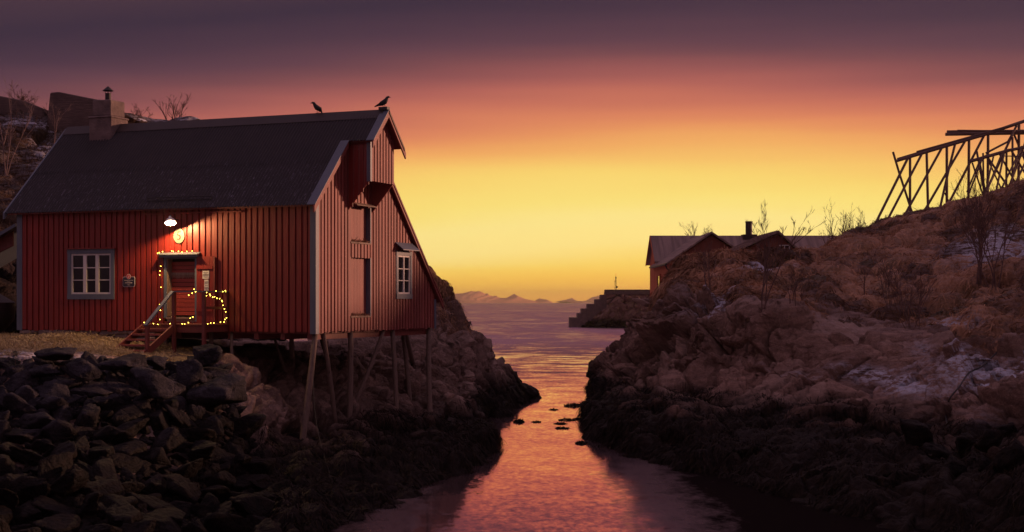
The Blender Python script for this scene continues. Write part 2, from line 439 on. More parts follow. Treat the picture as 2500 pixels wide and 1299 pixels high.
# ---------------------------------------------------------------- sea
def build_sea():
    t = NT('sea_water')
    pos = t.geo('Position'); xyz = t.sep(pos)
    # open water is choppy, the sheltered channel calm
    r = t.n.new('ShaderNodeMapRange'); r.inputs[1].default_value = 70; r.inputs[2].default_value = 190
    r.inputs[3].default_value = 0.0; r.inputs[4].default_value = 1.0; t.l.new(xyz[1], r.inputs[0]); opn = r.outputs[0]
    def nz(scale, detail, stretch, rough=.6):
        tt = t.n.new('ShaderNodeTexNoise'); tt.inputs['Scale'].default_value = scale; tt.inputs['Detail'].default_value = detail; tt.inputs['Roughness'].default_value = rough
        mp = t.n.new('ShaderNodeMapping'); mp.inputs['Scale'].default_value = stretch; t.l.new(pos, mp.inputs[0]); t.l.new(mp.outputs[0], tt.inputs['Vector'])
        sv = t.n.new('ShaderNodeVectorMath'); sv.operation = 'SUBTRACT'; t.l.new(tt.outputs['Color'], sv.inputs[0]); sv.inputs[1].default_value = (.5, .5, .5); return sv.outputs[0]
    def vscale(v_, f):
        sv = t.n.new('ShaderNodeVectorMath'); sv.operation = 'SCALE'; t.l.new(v_, sv.inputs[0])
        if isinstance(f, (int, float)): sv.inputs['Scale'].default_value = f
        else: t.l.new(f, sv.inputs['Scale'])
        return sv.outputs[0]
    def vadd(a_, b_):
        sv = t.n.new('ShaderNodeVectorMath'); sv.operation = 'ADD'; t.l.new(a_, sv.inputs[0]); t.l.new(b_, sv.inputs[1]); return sv.outputs[0]
    patch = t.tex('noise', 1.0, 5, vec=pos, stretch=(0.05, 0.022, 1), rough=.6)
    pf = t.ramp(patch, [(0.35, 0.35), (0.62, 1.25)])
    # slopes of the wavelets (world space), chop on the open sea, small ripples in the channel
    s1 = vscale(nz(1.0, 6, (.35, .42, 1)), t.math('MULTIPLY', t.math('ADD', .035, t.math('MULTIPLY', opn, .55)), pf))
    s2 = vscale(nz(1.0, 3, (.04, .022, 1)), t.math('MULTIPLY', opn, .30))
    s3 = vscale(nz(1.0, 4, (6.0, 3.0, 1)), t.math('MULTIPLY', pf, t.math('ADD', .050, t.math('MULTIPLY', opn, .2))))
    sl = vadd(vadd(s1, s2), s3); q = t.sep(sl)
    rm = t.n.new('ShaderNodeMapRange'); rm.inputs[1].default_value = 38; rm.inputs[2].default_value = 72; rm.inputs[3].default_value = .004; rm.inputs[4].default_value = .024; t.l.new(xyz[1], rm.inputs[0]); mid_ = rm.outputs[0]
    cb = t.n.new('ShaderNodeCombineXYZ'); t.l.new(t.math('MULTIPLY', q[0], .5), cb.inputs[0]); t.l.new(t.math('SUBTRACT', q[1], t.math('ADD', mid_, t.math('MULTIPLY', opn, .065))), cb.inputs[1]); cb.inputs[2].default_value = 1.0
    nn = t.n.new('ShaderNodeVectorMath'); nn.operation = 'NORMALIZE'; t.l.new(cb.outputs[0], nn.inputs[0])
    rr = t.math('ADD', 0.07, t.math('MULTIPLY', opn, 0.18))
    foam = t.mix(opn, (0.70, 0.51, 0.55), (0.62, 0.47, 0.62))
    # dark reflection of the banks, painted into the water colour along both sides
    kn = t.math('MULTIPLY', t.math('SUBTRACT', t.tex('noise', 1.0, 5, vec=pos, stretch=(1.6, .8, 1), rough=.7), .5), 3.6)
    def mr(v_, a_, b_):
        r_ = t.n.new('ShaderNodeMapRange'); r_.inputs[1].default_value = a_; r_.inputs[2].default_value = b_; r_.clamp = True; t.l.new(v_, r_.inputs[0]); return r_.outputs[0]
    bank_refl = t.math('MULTIPLY', mr(t.math('ADD', xyz[0], kn), 2.6, 5.4), mr(xyz[1], 51, 44))
    bank_refl = t.math('MULTIPLY', t.math('MAXIMUM', bank_refl, t.math('MULTIPLY', mr(t.math('ADD', xyz[0], kn), -2.0, -4.2), mr(xyz[1], 44, 38))), .97)
    t.out(t.mix(bank_refl, foam, (.010, .006, .006)), t.math('ADD', rr, t.math('MULTIPLY', bank_refl, .35)), nn.outputs[0], IOR=t.math('SUBTRACT', 2.3, t.math('MULTIPLY', bank_refl, 1.1)), Specular_IOR_Level=t.math('MULTIPLY', t.math('SUBTRACT', 1.0, bank_refl), .7), Specular_Tint=(.98, .76, .74), Metallic=t.math('MULTIPLY', t.math('SUBTRACT', 1.0, bank_refl), .93))
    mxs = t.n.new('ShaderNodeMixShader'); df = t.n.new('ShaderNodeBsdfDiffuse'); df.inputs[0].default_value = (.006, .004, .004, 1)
    t.l.new(t.math('MULTIPLY', bank_refl, .85), mxs.inputs[0]); t.l.new(t.b.outputs[0], mxs.inputs[1]); t.l.new(df.outputs[0], mxs.inputs[2])
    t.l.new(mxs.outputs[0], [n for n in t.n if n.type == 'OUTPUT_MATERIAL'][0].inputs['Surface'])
    mb = MB(); xs = [-8400, -400, -60, 60, 400, 8400]; ys = [12, 60, 200, 1500, 13500]
    vs = [(x, y, 0.0) for y in ys for x in xs]; fs = []
    for j in range(len(ys) - 1):
        for i in range(len(xs) - 1):
            a = j * len(xs) + i; fs.append((a, a + 1, a + 1 + len(xs), a + len(xs)))
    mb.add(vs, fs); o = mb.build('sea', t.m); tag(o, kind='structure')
    t = NT('sea_bed'); n = t.tex('noise', 1.0, 4)
    o = MB().add([(-8400, -200, -2.5), (8400, -200, -2.5), (8400, 13500, -2.5), (-8400, 13500, -2.5)], [(0, 1, 2, 3)]).build('seabed', t.out((0.02, 0.016, 0.014), 0.9))
    tag(o, kind='structure')
build_sea()

# ---------------------------------------------------------------- far mountains
def build_mountains():
    t = NT('mountain_rock'); n = t.tex('noise', 0.004, 6, vec=t.geo('Position'))
    t.out(t.mix(n, (0.66, 0.32, 0.17), (0.78, 0.40, 0.24)), 0.95)
    D = 9000.0
    rng = [(1040, 733), (1070, 727), (1095, 721), (1110, 717), (1130, 716), (1145, 712), (1153, 710.5), (1160, 712), (1168, 710.5), (1174, 711.5), (1184, 717), (1190, 716), (1196, 722), (1205, 723.5), (1210, 721.5), (1217, 727), (1235, 728), (1246, 722), (1255, 717), (1263, 723), (1272, 728), (1283, 732), (1297, 737)]
    small = [[(1303, 737), (1310, 732), (1318, 728.5), (1325, 732), (1329, 737)], [(1375, 737), (1386, 732), (1397, 727.5), (1403, 732), (1408, 737)],
             [(1436, 737), (1445, 731), (1455, 724.5), (1462, 722), (1478, 723), (1500, 726), (1540, 720), (1580, 728), (1620, 735)]]
    for prof, dd in [(rng, D)] + [(s, D * 1.15) for s in small]:
        xs = np.linspace(prof[0][0], prof[-1][0], 160 if prof is rng else 50)
        ys = np.interp(xs, [p[0] for p in prof], [p[1] for p in prof])
        nv = 24; V = []
        for j in range(nv):
            q = j / (nv - 1) * 2 - 1
            for x, y in zip(xs, ys):
                hgt = (738.5 - y) / F * dd
                prof_h = (1 - abs(q)) ** 0.85
                wx = (x - 1250) / F * dd
                V.append((wx + 60 * q * math.sin(q * 5 + x * .02), dd + q * 1400, EYE + hgt * prof_h - 8 * abs(q)))
        V = np.array(V); nn = fbm(V / 150.0, 4, 7, True)
        mask = np.repeat(np.sin(np.linspace(0, math.pi, nv)) * 0 + (1 - np.abs(np.linspace(-1, 1, nv))) * np.abs(np.linspace(-1, 1, nv)) * 4, len(xs))
        V[:, 2] += nn * 9 * mask
        me = np_mesh('mountain', V, grid_faces(nv, len(xs)), True)
        o = link('mountain', me, t.m); tag(o, kind='structure')
build_mountains()

# ---------------------------------------------------------------- terrain sheets
def sheet(name, net, nu, nv, mat, disp, masks):
    G = densify(net, nu, nv); N = normals(G)
    P = G.reshape(-1, 3); Nn = N.reshape(-1, 3)
    rowt = np.repeat(np.linspace(0, len(net) - 1, nv), nu); colt = np.tile(np.linspace(0, len(net[0]) - 1, nu), nv)
    at = masks(P, Nn, rowt, colt); at['tone'] = np.full(len(P), .5); at['tuft'] = np.full(len(P), .5)
    D = disp(P, Nn, rowt, colt, at)
    P2 = P + D
    me = np_mesh(name, P2, grid_faces(nv, nu), True, at)
    o = link(name, me, mat); tag(o, kind='structure')
    G2 = P2.reshape(nv, nu, 3); N2 = normals(G2).reshape(-1, 3)
    return dict(P=P2, N=N2, row=rowt, col=colt, at=at, nu=nu, nv=nv, ob=o)

def sm(a, b, x): 
    q = np.clip((x - a) / (b - a), 0, 1); return q * q * (3 - 2 * q)

# right-hand bank: shore, cliff, grassy hill up to the skyline
netR = [
 [Z(1500,84,-.9), Z(1462,77.5,-.8), Z(1428,63,-.8), Z(1436,54,-.8), Z(1500,49,-.8), Z(1600,44,-.8), Z(1750,40,-.8), Z(1900,36,-.8), Z(2200,31,-.8), Z(2500,28,-.8), Z(2950,25,-.8)],
 [Z(1520,85,.6),  Z(1458,79,.9),  U(1438,1015,67), U(1450,1020,58), U(1520,1005,53), U(1620,1020,49), U(1760,1060,45), U(1900,1110,41.5), U(2200,1180,36), U(2500,1190,32), U(2950,1180,28)],
 [Z(1540,84,1.6), U(1462,945,73), U(1455,950,69), U(1490,935,63), U(1545,920,59.5), U(1620,930,57), U(1760,950,54.5), U(1900,968,52), U(2200,1010,45), U(2500,1015,38), U(2950,1000,33)],
 [Z(1560,85,2.0), U(1480,900,75), U(1500,890,71), U(1520,880,66.5), U(1555,875,63), U(1620,885,59), U(1760,900,56.5), U(1900,925,54), U(2200,935,48.5), U(2500,925,42), U(2950,900,36)],
 [Z(1640,88,2.6), U(1548,850,78), U(1566,838,74), U(1582,828,70), U(1600,812,66), U(1650,808,60.8), U(1760,812,57.8), U(1900,830,55.6), U(2200,865,52), U(2500,835,47), U(2950,790,40)],
 [Z(1690,90,3.2), U(1612,770,82), U(1600,765,78), U(1598,758,74), U(1610,750,69), U(1660,745,62.6), U(1770,750,59.6), U(1900,765,58), U(2200,800,58), U(2500,770,53), U(2950,720,45)],
 [Z(1720,94,3.6), U(1625,735,85), U(1604,728,80.5), U(1610,722,76.5), U(1630,705,72), U(1680,692,67), U(1780,690,65), U(1900,700,65), U(2200,700,67), U(2500,640,64), U(2950,560,54)],
 [Z(1735,97,3.8), U(1640,715,87), U(1615,708,83), U(1628,692,79.5), U(1650,665,76), U(1695,640,72), U(1790,628,71), U(1920,632,73), U(2180,610,78), U(2500,540,74), U(2950,400,64)],
 [Z(1740,99,4.0), U(1640,715,88), U(1618,706,84.5), U(1634,684,81), U(1660,653,78), U(1705,628,75), U(1790,614,74), U(1960,624,77), U(2145,546,87), U(2500,446,80), U(2950,288,70)],  # unseen last column raised so the hill shades the lower cabin gable
 [Z(1745,101,4.0), Z(1650,91,4.0), Z(1630,89,4.0), Z(1640,87,4.4), Z(1665,85,5.6), Z(1705,83,6.2), Z(1790,82,6.4), Z(1960,85,6.4), Z(2145,95,8.3), Z(2500,92,11.0), Z(2950,84,14.5)],
 [Z(1700,126,3.0), Z(1650,112,3.0), Z(1640,110,3.0), Z(1650,110,3.2), Z(1680,110,3.6), Z(1730,112,4.0), Z(1800,114,4.2), Z(1980,118,4.4), Z(2200,122,5), Z(2500,122,6.5), Z(2950,120,8)],
]
def masksR(P, N, r, c):
    n = fbm(P / 5.0, 4, 3)
    g = sm(4.95, 5.5, r + n * 1.3 + .8 * np.exp(-((c - 8.6) / 1.2) ** 2)) 
    # exposed slab of rock running up at the right
    g = np.clip(g + 0.0, 0, 1)
    fr = np.zeros(len(P))
    px = 1250 + P[:, 0] / P[:, 1] * F; py = 738 - (P[:, 2] - EYE) / P[:, 1] * F
    def blob(cx, cy, sx, sy, a=1.0, tilt=0.0):
        dx = (px - cx) ; dy = (py - cy) - tilt * (px - cx)
        return a * np.exp(-(dx / sx) ** 2 - (dy / sy) ** 2)
    fr += blob(2440, 880, 120, 30, 2.2, -0.32) + blob(2150, 905, 90, 12, 1.5, -0.05) + blob(2210, 945, 60, 16, 1.4) + blob(2460, 600, 120, 22, 1.6, -0.2)
    fr += blob(1870, 655, 45, 12, 2.0) + blob(1760, 735, 60, 12, 1.5, -.3) + blob(2330, 790, 50, 9, .9) + blob(2250, 845, 30, 12, .5) + blob(2440, 1000, 70, 25, .6) + blob(1960, 935, 60, 10, .4)
    fr += 0.10 * sm(4.2, 5.2, r)
    slab = blob(2420, 900, 190, 70, 1.0, -0.25)
    g = np.clip(g - 1.6 * slab * (r < 6.4), 0, 1)
    return dict(grass=g, frost=fr)
def dispR(P, N, r, c, at):
    g = at['grass'][:, None]
    wob = np.stack([vnoise(P / 1.1, 90 + k) for k in range(3)], 1)
    gt = []
    def dome(size, sd, wk):
        F1, F2, C, ID = worley(P / size + wk * wob, sd, flat=True)
        hh = h3(ID[:, 0], ID[:, 1], ID[:, 2], sd + 5); gt.append(h3(ID[:, 0], ID[:, 1], ID[:, 2], sd + 8))
        return np.sqrt(np.clip(1 - (F1 / .72) ** 2, 0, 1)) * (.45 + .55 * hh)
    fine = fbm(P / 0.35, 4, 41)
    gd = fbm(P / 5.0, 3, 31) * .7 + dome(3.0, 12, .4) * 1.0 + dome(1.45, 14, .4) * .75 + dome(.62, 16, .35) * .26 + fine * .08 - 1.10
    at['tuft'] = gt[0] * .3 + gt[1] * .45 + gt[2] * .25
    # rock: strata dipping to the right, big blocks, small blocks
    Q = P.copy(); Q[:, 2] = Q[:, 2] + 0.42 * (P[:, 0] - 10) ; 
    b1, t1_ = blocks(Q, 3.2, 1, tilt=0.22, lift=0.22, crack=0.26, cw=0.035, stretch=(0.55, 0.8, 1.35), tone=True)
    b2, t2_ = blocks(Q, 1.4, 2, tilt=0.30, lift=0.12, crack=0.16, cw=0.05, stretch=(0.6, 0.9, 1.35), tone=True); at['tone'] = t1_ * .5 + t2_ * .5
    b3 = blocks(Q, 0.42, 3, tilt=0.34, lift=0.24, crack=0.14, cw=0.12)
    rd = b1 * 0.85 + b2 * 0.7 + b3 * 0.65 + fbm(P / 2.0, 5, 5) * 0.2 - 0.15 + fbm(P / 0.3, 3, 8) * 0.035
    # weedy tidal apron: smoother, draped
    w = sm(2.3, 1.4, r)[:, None]
    drape = fbm(P * np.array((1.0, 1.0, 0.4)) / 0.8, 4, 61)
    wd = (fbm(P / 3.0, 3, 22) * 0.5 + np.abs(fbm(P / 1.1, 4, 23)) * 0.55 - .2 + b2 * 0.35 + drape * 0.16 + fbm(P / .2, 2, 9) * 0.04)
    rd = rd * (1 - .65 * np.exp(-((c - 7.9) / .8) ** 2) * sm(1.5, 2.4, r) * sm(6.5, 5.2, r))
    D = rd[:, None] * (1 - g) + gd[:, None] * g
    D = D * (1 - w) + wd[:, None] * w
    edge = sm(9.6, 9.0, r)[:, None]
    D = D * (0.25 + 0.75 * edge) * (0.35 + 0.65 * sm(0, 0.5, r)[:, None])
    sky_damp = 1 - 0.35 * np.exp(-((r - 8) / 0.6) ** 2)[:, None]
    up = np.array((0.0, 0.0, 1.0)); 
    return N * (D * sky_damp) * 1.0 + up * np.zeros((len(P), 1))
def fixN(N, P):
    return N
shR = sheet('rocky_hill', netR, 900, 760, M['rock_hill'], dispR, masksR)

# near left bank: rubble slope, yard, rock under the cabin
netL = [
 [Z(-900,17,-.8), Z(-250,20,-.8), Z(0,22,-.8), Z(200,24,-.8), Z(400,26,-.8), Z(600,26,-.8), Z(750,27.5,-.8), Z(900,30.5,-.8), Z(1040,36.8,-.8), Z(1130,41.5,-.8), Z(1205,47.5,-.8), Z(1208,53,-.8), Z(1190,62,-.8)],
 [U(-900,1330,23), U(-250,1320,27), U(0,1300,29), U(200,1275,30), U(400,1250,32), U(600,1225,34), U(750,1235,33.5), U(885,1205,36.5), U(1015,1150,41), U(1110,1105,45.4), U(1185,1050,50.5), U(1190,1030,55), Z(1180,64,-.3)],
 [U(-900,1110,29), U(-250,1100,32), U(0,1090,33.5), U(200,1080,34.5), U(400,1065,36), U(600,1060,38.5), U(740,1065,42), U(860,1020,45.5), U(960,1010,48), U(1050,1005,50.3), U(1135,985,53), U(1150,965,58), Z(1140,66,.3)],
 [U(-900,1000,33), U(-250,990,35), U(0,985,36.2), U(200,985,36.8), U(400,980,38), U(600,985,41), U(740,1000,44.5), U(860,975,48), U(960,955,50.5), U(1050,940,52.5), U(1125,925,55), U(1135,905,60), Z(1120,67,1.2)],
 [U(-900,905,36), U(-250,900,37.5), U(0,890,38.5), U(200,890,39), U(400,900,40), U(560,905,43), U(720,930,47), U(850,920,50), U(960,895,52.5), U(1050,870,54.5), U(1112,865,57), U(1118,850,62), Z(1100,69,2.0)],
 [U(-900,860,40), U(-250,856,41.5), U(0,850,42.3), U(200,848,42.3), U(400,874,42.3), U(560,872,44.5), U(720,895,48.5), U(850,880,51.5), U(960,850,54.5), U(1045,828,56.8), U(1088,830,59.5), U(1090,820,64), Z(1080,70,2.6)],
 [U(-900,838,45), U(-250,835,46), U(0,826,46.6), U(200,822,46.2), U(400,850,45.4), U(560,850,46.5), U(720,862,50), U(850,850,53), U(960,825,56.5), U(1035,808,59), U(1062,808,62), U(1065,800,66), Z(1060,72,3.2)],
 [Z(-900,52,4.1), Z(-250,54,4.05), Z(0,54,4.0), Z(200,53,3.95), Z(400,53,3.85), Z(560,53,3.7), Z(720,56,3.6), Z(850,58,3.7), Z(960,62,3.9), Z(1020,64,4.0), Z(1040,67,3.6), Z(1040,70,3.3), Z(1040,75,3)],
 [Z(-900,66,3.6), Z(-250,66,3.6), Z(0,66,3.6), Z(200,66,3.6), Z(400,66,3.5), Z(560,66,3.5), Z(720,68,3.4), Z(850,70,3.3), Z(960,72,3.3), Z(1020,74,3.2), Z(1040,76,3.0), Z(1040,78,2.9), Z(1040,82,2.6)],
]
def masksL(P, N, r, c):
    n = fbm(P / 3.0, 4, 103)
    yard = sm(4.35, 4.9, r + n * 0.25) * sm(5.4, 4.4, c) 
    g = yard + 0.5 * sm(4.2, 5.2, r + n * 1.0) * sm(0.15, 0.5, n) * sm(5.4, 6.0, c) * 0.5
    px = 1250 + P[:, 0] / P[:, 1] * F
    fr = np.exp(-((r - 4.45) / 0.22) ** 2) * sm(330, 60, px) * 1.3
    return dict(grass=np.clip(g, 0, 1), frost=fr, yard=yard)
def dispL(P, N, r, c, at):
    y = at['yard'][:, None]
    b1, t1_ = blocks(P, 2.6, 201, tilt=0.20, lift=0.20, crack=0.30, cw=0.07, stretch=(1, 1, 1.2), tone=True)
    b2, t2_ = blocks(P, 1.0, 202, tilt=0.24, lift=0.18, crack=0.28, cw=0.09, tone=True); at['tone'] = t1_ * .5 + t2_ * .5
    b3 = blocks(P, 0.38, 203, tilt=0.3, lift=0.22, crack=0.14, cw=0.14)
    rub = (sm(5.0, 4.2, c) * sm(.8, 1.3, r))
    rd = b1 * 0.45 + b2 * 0.5 + b3 * 0.45 + fbm(P / 2.0, 5, 205) * 0.22 - .12 + fbm(P / 0.25, 3, 208) * 0.03
    w = sm(2.1, 1.2, r)[:, None]
    wd = fbm(P / 2.2, 3, 222) * 0.45 + np.abs(fbm(P / 0.9, 4, 223)) * 0.5 - .15 + b2 * 0.4 + fbm(P / .2, 3, 209) * 0.05
    yd = fbm(P / 1.6, 4, 230) * 0.14 + fbm(P / 0.3, 3, 231) * 0.05
    D = rd[:, None] * (1 - w) + wd[:, None] * w
    D = D * (1 - .75 * rub[:, None])
    D = D * (1 - y) + yd[:, None] * y
    under = sm(5.2, 6.2, r)[:, None] * sm(0.0, 1.0, 1 - y) 
    D = np.where(D > 0, D * (1 - 0.75 * under), D)
    return N * D * (0.35 + 0.65 * sm(0, 0.5, r)[:, None])
shL = sheet('shore_rocks', netL, 900, 640, M['rock'], dispL, masksL)

# headland behind the cabin
netF = [
 [Z(800,49,-.6), Z(980,51,-.6), Z(1066,53,-.6), Z(1130,54.5,-.6), Z(1170,56,-.6), Z(1205,57,-.6), Z(1240,60,-.6), Z(1275,65,-.6), Z(1300,71,-.6), Z(1338,78,-.6)],
 [U(800,940,55), U(980,930,57), U(1066,960,58.5), U(1120,985,59.5), U(1160,1010,60.5), U(1190,1020,61.5), U(1225,1010,64), U(1262,995,69), U(1288,985,73.5), Z(1341,79,-.6)],
 [U(800,880,58), U(980,870,60), U(1066,885,61.5), U(1110,920,62.5), U(1150,945,63.5), U(1180,960,64.5), U(1215,968,67), U(1256,966,71), U(1286,968,75), Z(1343,79.5,-.6)],
 [U(800,790,62), U(980,775,63.5), U(1066,780,65), U(1110,820,66), U(1150,860,67), U(1180,885,68.5), U(1215,905,70.5), U(1256,935,73), U(1283,955,76), Z(1345,80,-.6)],
 [U(800,640,66), U(980,660,67), U(1062,690,68.5), U(1092,715,69.5), U(1135,778,71), U(1172,818,72.5), U(1207,848,73.5), U(1250,900,75), U(1276,940,77), Z(1347,80.5,-.6)],
 [U(800,638,69), U(980,660,70), U(1060,692,71.5), U(1088,722,72.5), U(1128,785,74), U(1166,826,75.5), U(1200,856,76.5), U(1244,908,78), U(1270,950,79.5), Z(1345,82,-.6)],
 [Z(780,84,-.6), Z(960,86,-.6), Z(1030,87,-.6), Z(1060,88,-.6), Z(1100,88,-.6), Z(1140,88,-.6), Z(1180,87,-.6), Z(1225,86,-.6), Z(1260,85,-.6), Z(1335,84,-.6)],
]
def masksF(P, N, r, c):
    n = fbm(P / 3.0, 4, 303)
    return dict(grass=np.clip(sm(3.2, 4.0, r + n * .8) * sm(4.2, 2.6, c), 0, 1), frost=np.zeros(len(P)))
def dispF(P, N, r, c, at):
    Q = P.copy()
    b1, t1_ = blocks(Q, 3.0, 301, tilt=0.22, lift=0.22, crack=0.34, cw=0.07, stretch=(1, 1, 0.8), tone=True)
    b2, t2_ = blocks(Q, 1.2, 302, tilt=0.24, lift=0.20, crack=0.30, cw=0.08, tone=True); at['tone'] = t1_ * .5 + t2_ * .5
    b3 = blocks(Q, 0.45, 304, tilt=0.3, lift=0.2, crack=0.14, cw=0.14)
    D = b1 * 0.4 + b2 * 0.45 + b3 * 0.4 + fbm(P / 2.5, 5, 305) * 0.25 - .2
    return N * (D * (0.35 + 0.65 * sm(0, 0.7, r)) * (1 - 0.5 * sm(8.0, 9.0, c)))[:, None]
shF = sheet('headland', netF, 460, 420, M['rock'], dispF, masksF)

# hillside behind and left of the cabin
netH = [
 [Z(-900,50,4.0), Z(-300,50,3.9), Z(-100,51,3.8), Z(0,52,3.7), Z(100,56,3.6), Z(220,60,3.5), Z(360,62,3.4), Z(520,64,3.3), Z(700,66,3.2)],
 [U(-900,640,56), U(-300,680,55), U(-100,700,55), U(0,700,56), U(100,690,60), U(220,680,63), U(360,680,66), U(520,700,68), U(700,720,70)],
 [U(-900,500,62), U(-300,560,59), U(-100,590,59), U(0,580,60), U(100,560,63), U(220,540,66), U(360,540,69), U(520,560,71), U(700,620,73)],
 [U(-900,380,68), U(-300,430,65), U(-100,445,65), U(0,440,66), U(100,425,68), U(220,420,70), U(360,430,73), U(520,450,75), U(700,540,77)],
 [U(-900,250,74), U(-300,310,72), U(-100,330,72), U(0,335,72), U(100,338,73), U(220,335,75), U(360,345,77), U(520,370,79), U(700,470,81)],
 [U(-900,200,79), U(-300,270,78), U(-100,285,78), U(0,290,78), U(100,294,78.5), U(220,296,79), U(360,298,80), U(520,320,82), U(700,440,84)],
 [Z(-900,95,10), Z(-300,94,9), Z(-100,94,9), Z(0,94,9), Z(100,95,9), Z(220,96,8), Z(360,97,7), Z(520,98,5), Z(700,99,2)],
]
def masksH(P, N, r, c):
    n = fbm(P / 4.0, 4, 403)
    px = 1250 + P[:, 0] / P[:, 1] * F; py = 738 - (P[:, 2] - EYE) / P[:, 1] * F
    g = sm(1.2, 2.2, r + n)
    return dict(grass=g, frost=0.12 * sm(2.0, 3.0, r) + 0.6 * np.exp(-((px - 110) / 40) ** 2 - ((py - 370) / 40) ** 2) + 1.2 * np.exp(-((py - 294) / 9) ** 2))
def dispH(P, N, r, c, at):
    g = at['grass'][:, None]
    F1, F2, C, ID = worley(P / 1.6 + .3 * vnoise(P / 1.1, 91)[:, None], 412, flat=True); mound = np.sqrt(np.clip(1 - (F1 / .72) ** 2, 0, 1))
    gd = -np.abs(fbm(P / 2.8, 3, 431)) * 0.8 + 0.3 + mound * 0.6 - .85 + fbm(P / 0.35, 3, 441) * 0.08
    rd = blocks(P, 2.5, 401, tilt=.25, lift=.22, crack=.15, cw=.09) * .8 + blocks(P, 0.9, 402) * .5 + fbm(P / 2, 4, 405) * .35
    return N * (rd[:, None] * (1 - g) + gd[:, None] * g) * (1 - 0.6 * sm(4.3, 5, r)[:, None])
shH = sheet('hillside', netH, 420, 380, M['heath'], dispH, masksH)

# ================================================================ THE RED CABIN
TH = math.atan2(-0.371, 0.928)
CB = empty('wooden_cabin', (-6.0, 43.75, 4.2875), TH)
tag(CB, 'large red board-clad cabin with dark tin roof standing on wooden stilts', 'cabin')
_c, _s = math.cos(TH), math.sin(TH)
def hit(px, py, X=None, Y=None):
    """photo point -> cabin coordinates on the plane X=const or Y=const"""
    rx, rz = (px - 1250) / F, -(py - 738) / F
    if X is not None: tt = (X + _c * -6.0 + _s * 43.75) / (_c * rx + _s)
    else: tt = (Y - _s * -6.0 + _c * 43.75) / (-_s * rx + _c)
    dx, dy = tt * rx + 6.0, tt - 43.75
    return Vector((_c * dx + _s * dy, -_s * dx + _c * dy, EYE + tt * rz - 4.2875))
def W(p):      # cabin -> world
    p = Vector(p); return Vector((-6.0 + _c * p.x - _s * p.y, 43.75 + _s * p.x + _c * p.y, 4.2875 + p.z))
def roofZ(y): return 4.15 + y if y <= 2.9 else 7.05 - (y - 2.9)
rnd = random.Random(5)

def strips(mb, axis, a0, a1, d0, d1, zb, zt, openings=(), zj=0.0):
    """vertical board(s) between a0..a1 split round openings. axis 'X': front wall (depth along Y); 'Y': gable"""
    cuts = sorted({a0, a1} | {q for o in openings for q in (o[0], o[1]) if a0 < q < a1} | ({2.9} if axis == 'Y' and a0 < 2.9 < a1 else set()))
    for b0, b1 in zip(cuts, cuts[1:]):
        m = (b0 + b1) / 2; segs = [(zb, None)]
        for o in sorted([o for o in openings if o[0] < m < o[1]], key=lambda o: o[2]):
            lo, _ = segs.pop(); segs.append((lo, o[2])); segs.append((o[3], None))
        for lo, hi in segs:
            h0 = zt(b0) if hi is None else hi; h1 = zt(b1) if hi is None else hi
            if min(h0, h1) - lo < 0.02: continue
            if axis == 'X': poly = [(b0, d0, lo), (b1, d0, lo), (b1, d0, h1), (b0, d0, h0)]; off = (0, d1 - d0, 0)
            else: poly = [(d0, b0, lo), (d0, b1, lo), (d0, b1, h1), (d0, b0, h0)]; off = (d1 - d0, 0, 0)
            mb.prism(poly, off)

WIN = (-9.22, -7.46, 1.08, 2.60); DOOR = (-5.50, -4.27, 0.30, 2.34)
H1 = (2.25, 3.57, 2.86, 4.00); H2 = (2.25, 3.57, 0.48, 2.35); W2 = (5.52, 6.64, 1.10, 2.62)
mb = MB(); strips(mb, 'X', -11.2, 0.0, 0.03, 0.10, 0.02, lambda a: 3.93, (WIN, DOOR))
x = -11.14
while x < -0.2:
    w = rnd.uniform(0.125, 0.185); g = rnd.uniform(0.045, 0.075)
    strips(mb, 'X', x, min(x + w, -0.14), -0.012 - rnd.random() * 0.006, 0.028, rnd.uniform(-0.04, 0.015), lambda a: 3.92, (WIN, DOOR))
    x += w + g
mb.build('front_wall', M['red'], CB)
mb = MB(); strips(mb, 'Y', 0.0, 8.67, -0.10, -0.03, 0.02, lambda a: roofZ(a) - 0.2, (H1, H2, W2))
y = 0.15
while y < 8.55:
    w = rnd.uniform(0.12, 0.15); g = rnd.uniform(0.07, 0.10)
    strips(mb, 'Y', y, min(y + w, 8.55), -0.028, 0.014 + rnd.random() * 0.008, rnd.uniform(-0.04, 0.01), lambda a: roofZ(a) - 0.205, (H1, H2, W2))
    y += w + g
mb.build('gable_wall', M['red_faded'], CB)
# far walls and floor (unseen from the front but real)
mb = MB(); mb.prism([(-11.2, 0.10, 0.0), (-11.2, 8.67, 0.0), (-11.2, 8.67, 1.06), (-11.2, 2.9, 6.85), (-11.2, 0.10, 4.05)], (0.08, 0, 0))
mb.box(-11.12, 8.59, 0.0, -0.1, 8.67, 1.06); mb.build('back_wall', M['red'], CB)
mb = MB(); mb.box(-11.1, 0.12, -0.06, -0.12, 8.6, 0.06)
for q in range(12):
    xx = -10.8 + q * 0.95; mb.box(xx, 0.12, -0.24, xx + 0.16, 8.5, -0.061)
mb.build('floor_beams', M['dark_red'], CB)
# corner boards
mb = MB(); mb.box(-0.17, -0.035, -0.06, 0.035, -0.005, 3.86); mb.box(0.005, -0.004, -0.06, 0.035, 0.16, 3.95); mb.build('corner_board', M['blue'], CB)
mb = MB(); mb.box(-11.36, -0.035, -0.02, -11.14, -0.005, 3.90); mb.build('corner_board', M['blue'], CB)
mb = MB(); mb.box(0.005, 8.55, -0.04, 0.035, 8.70, 1.02); mb.build('corner_board', M['blue'], CB)

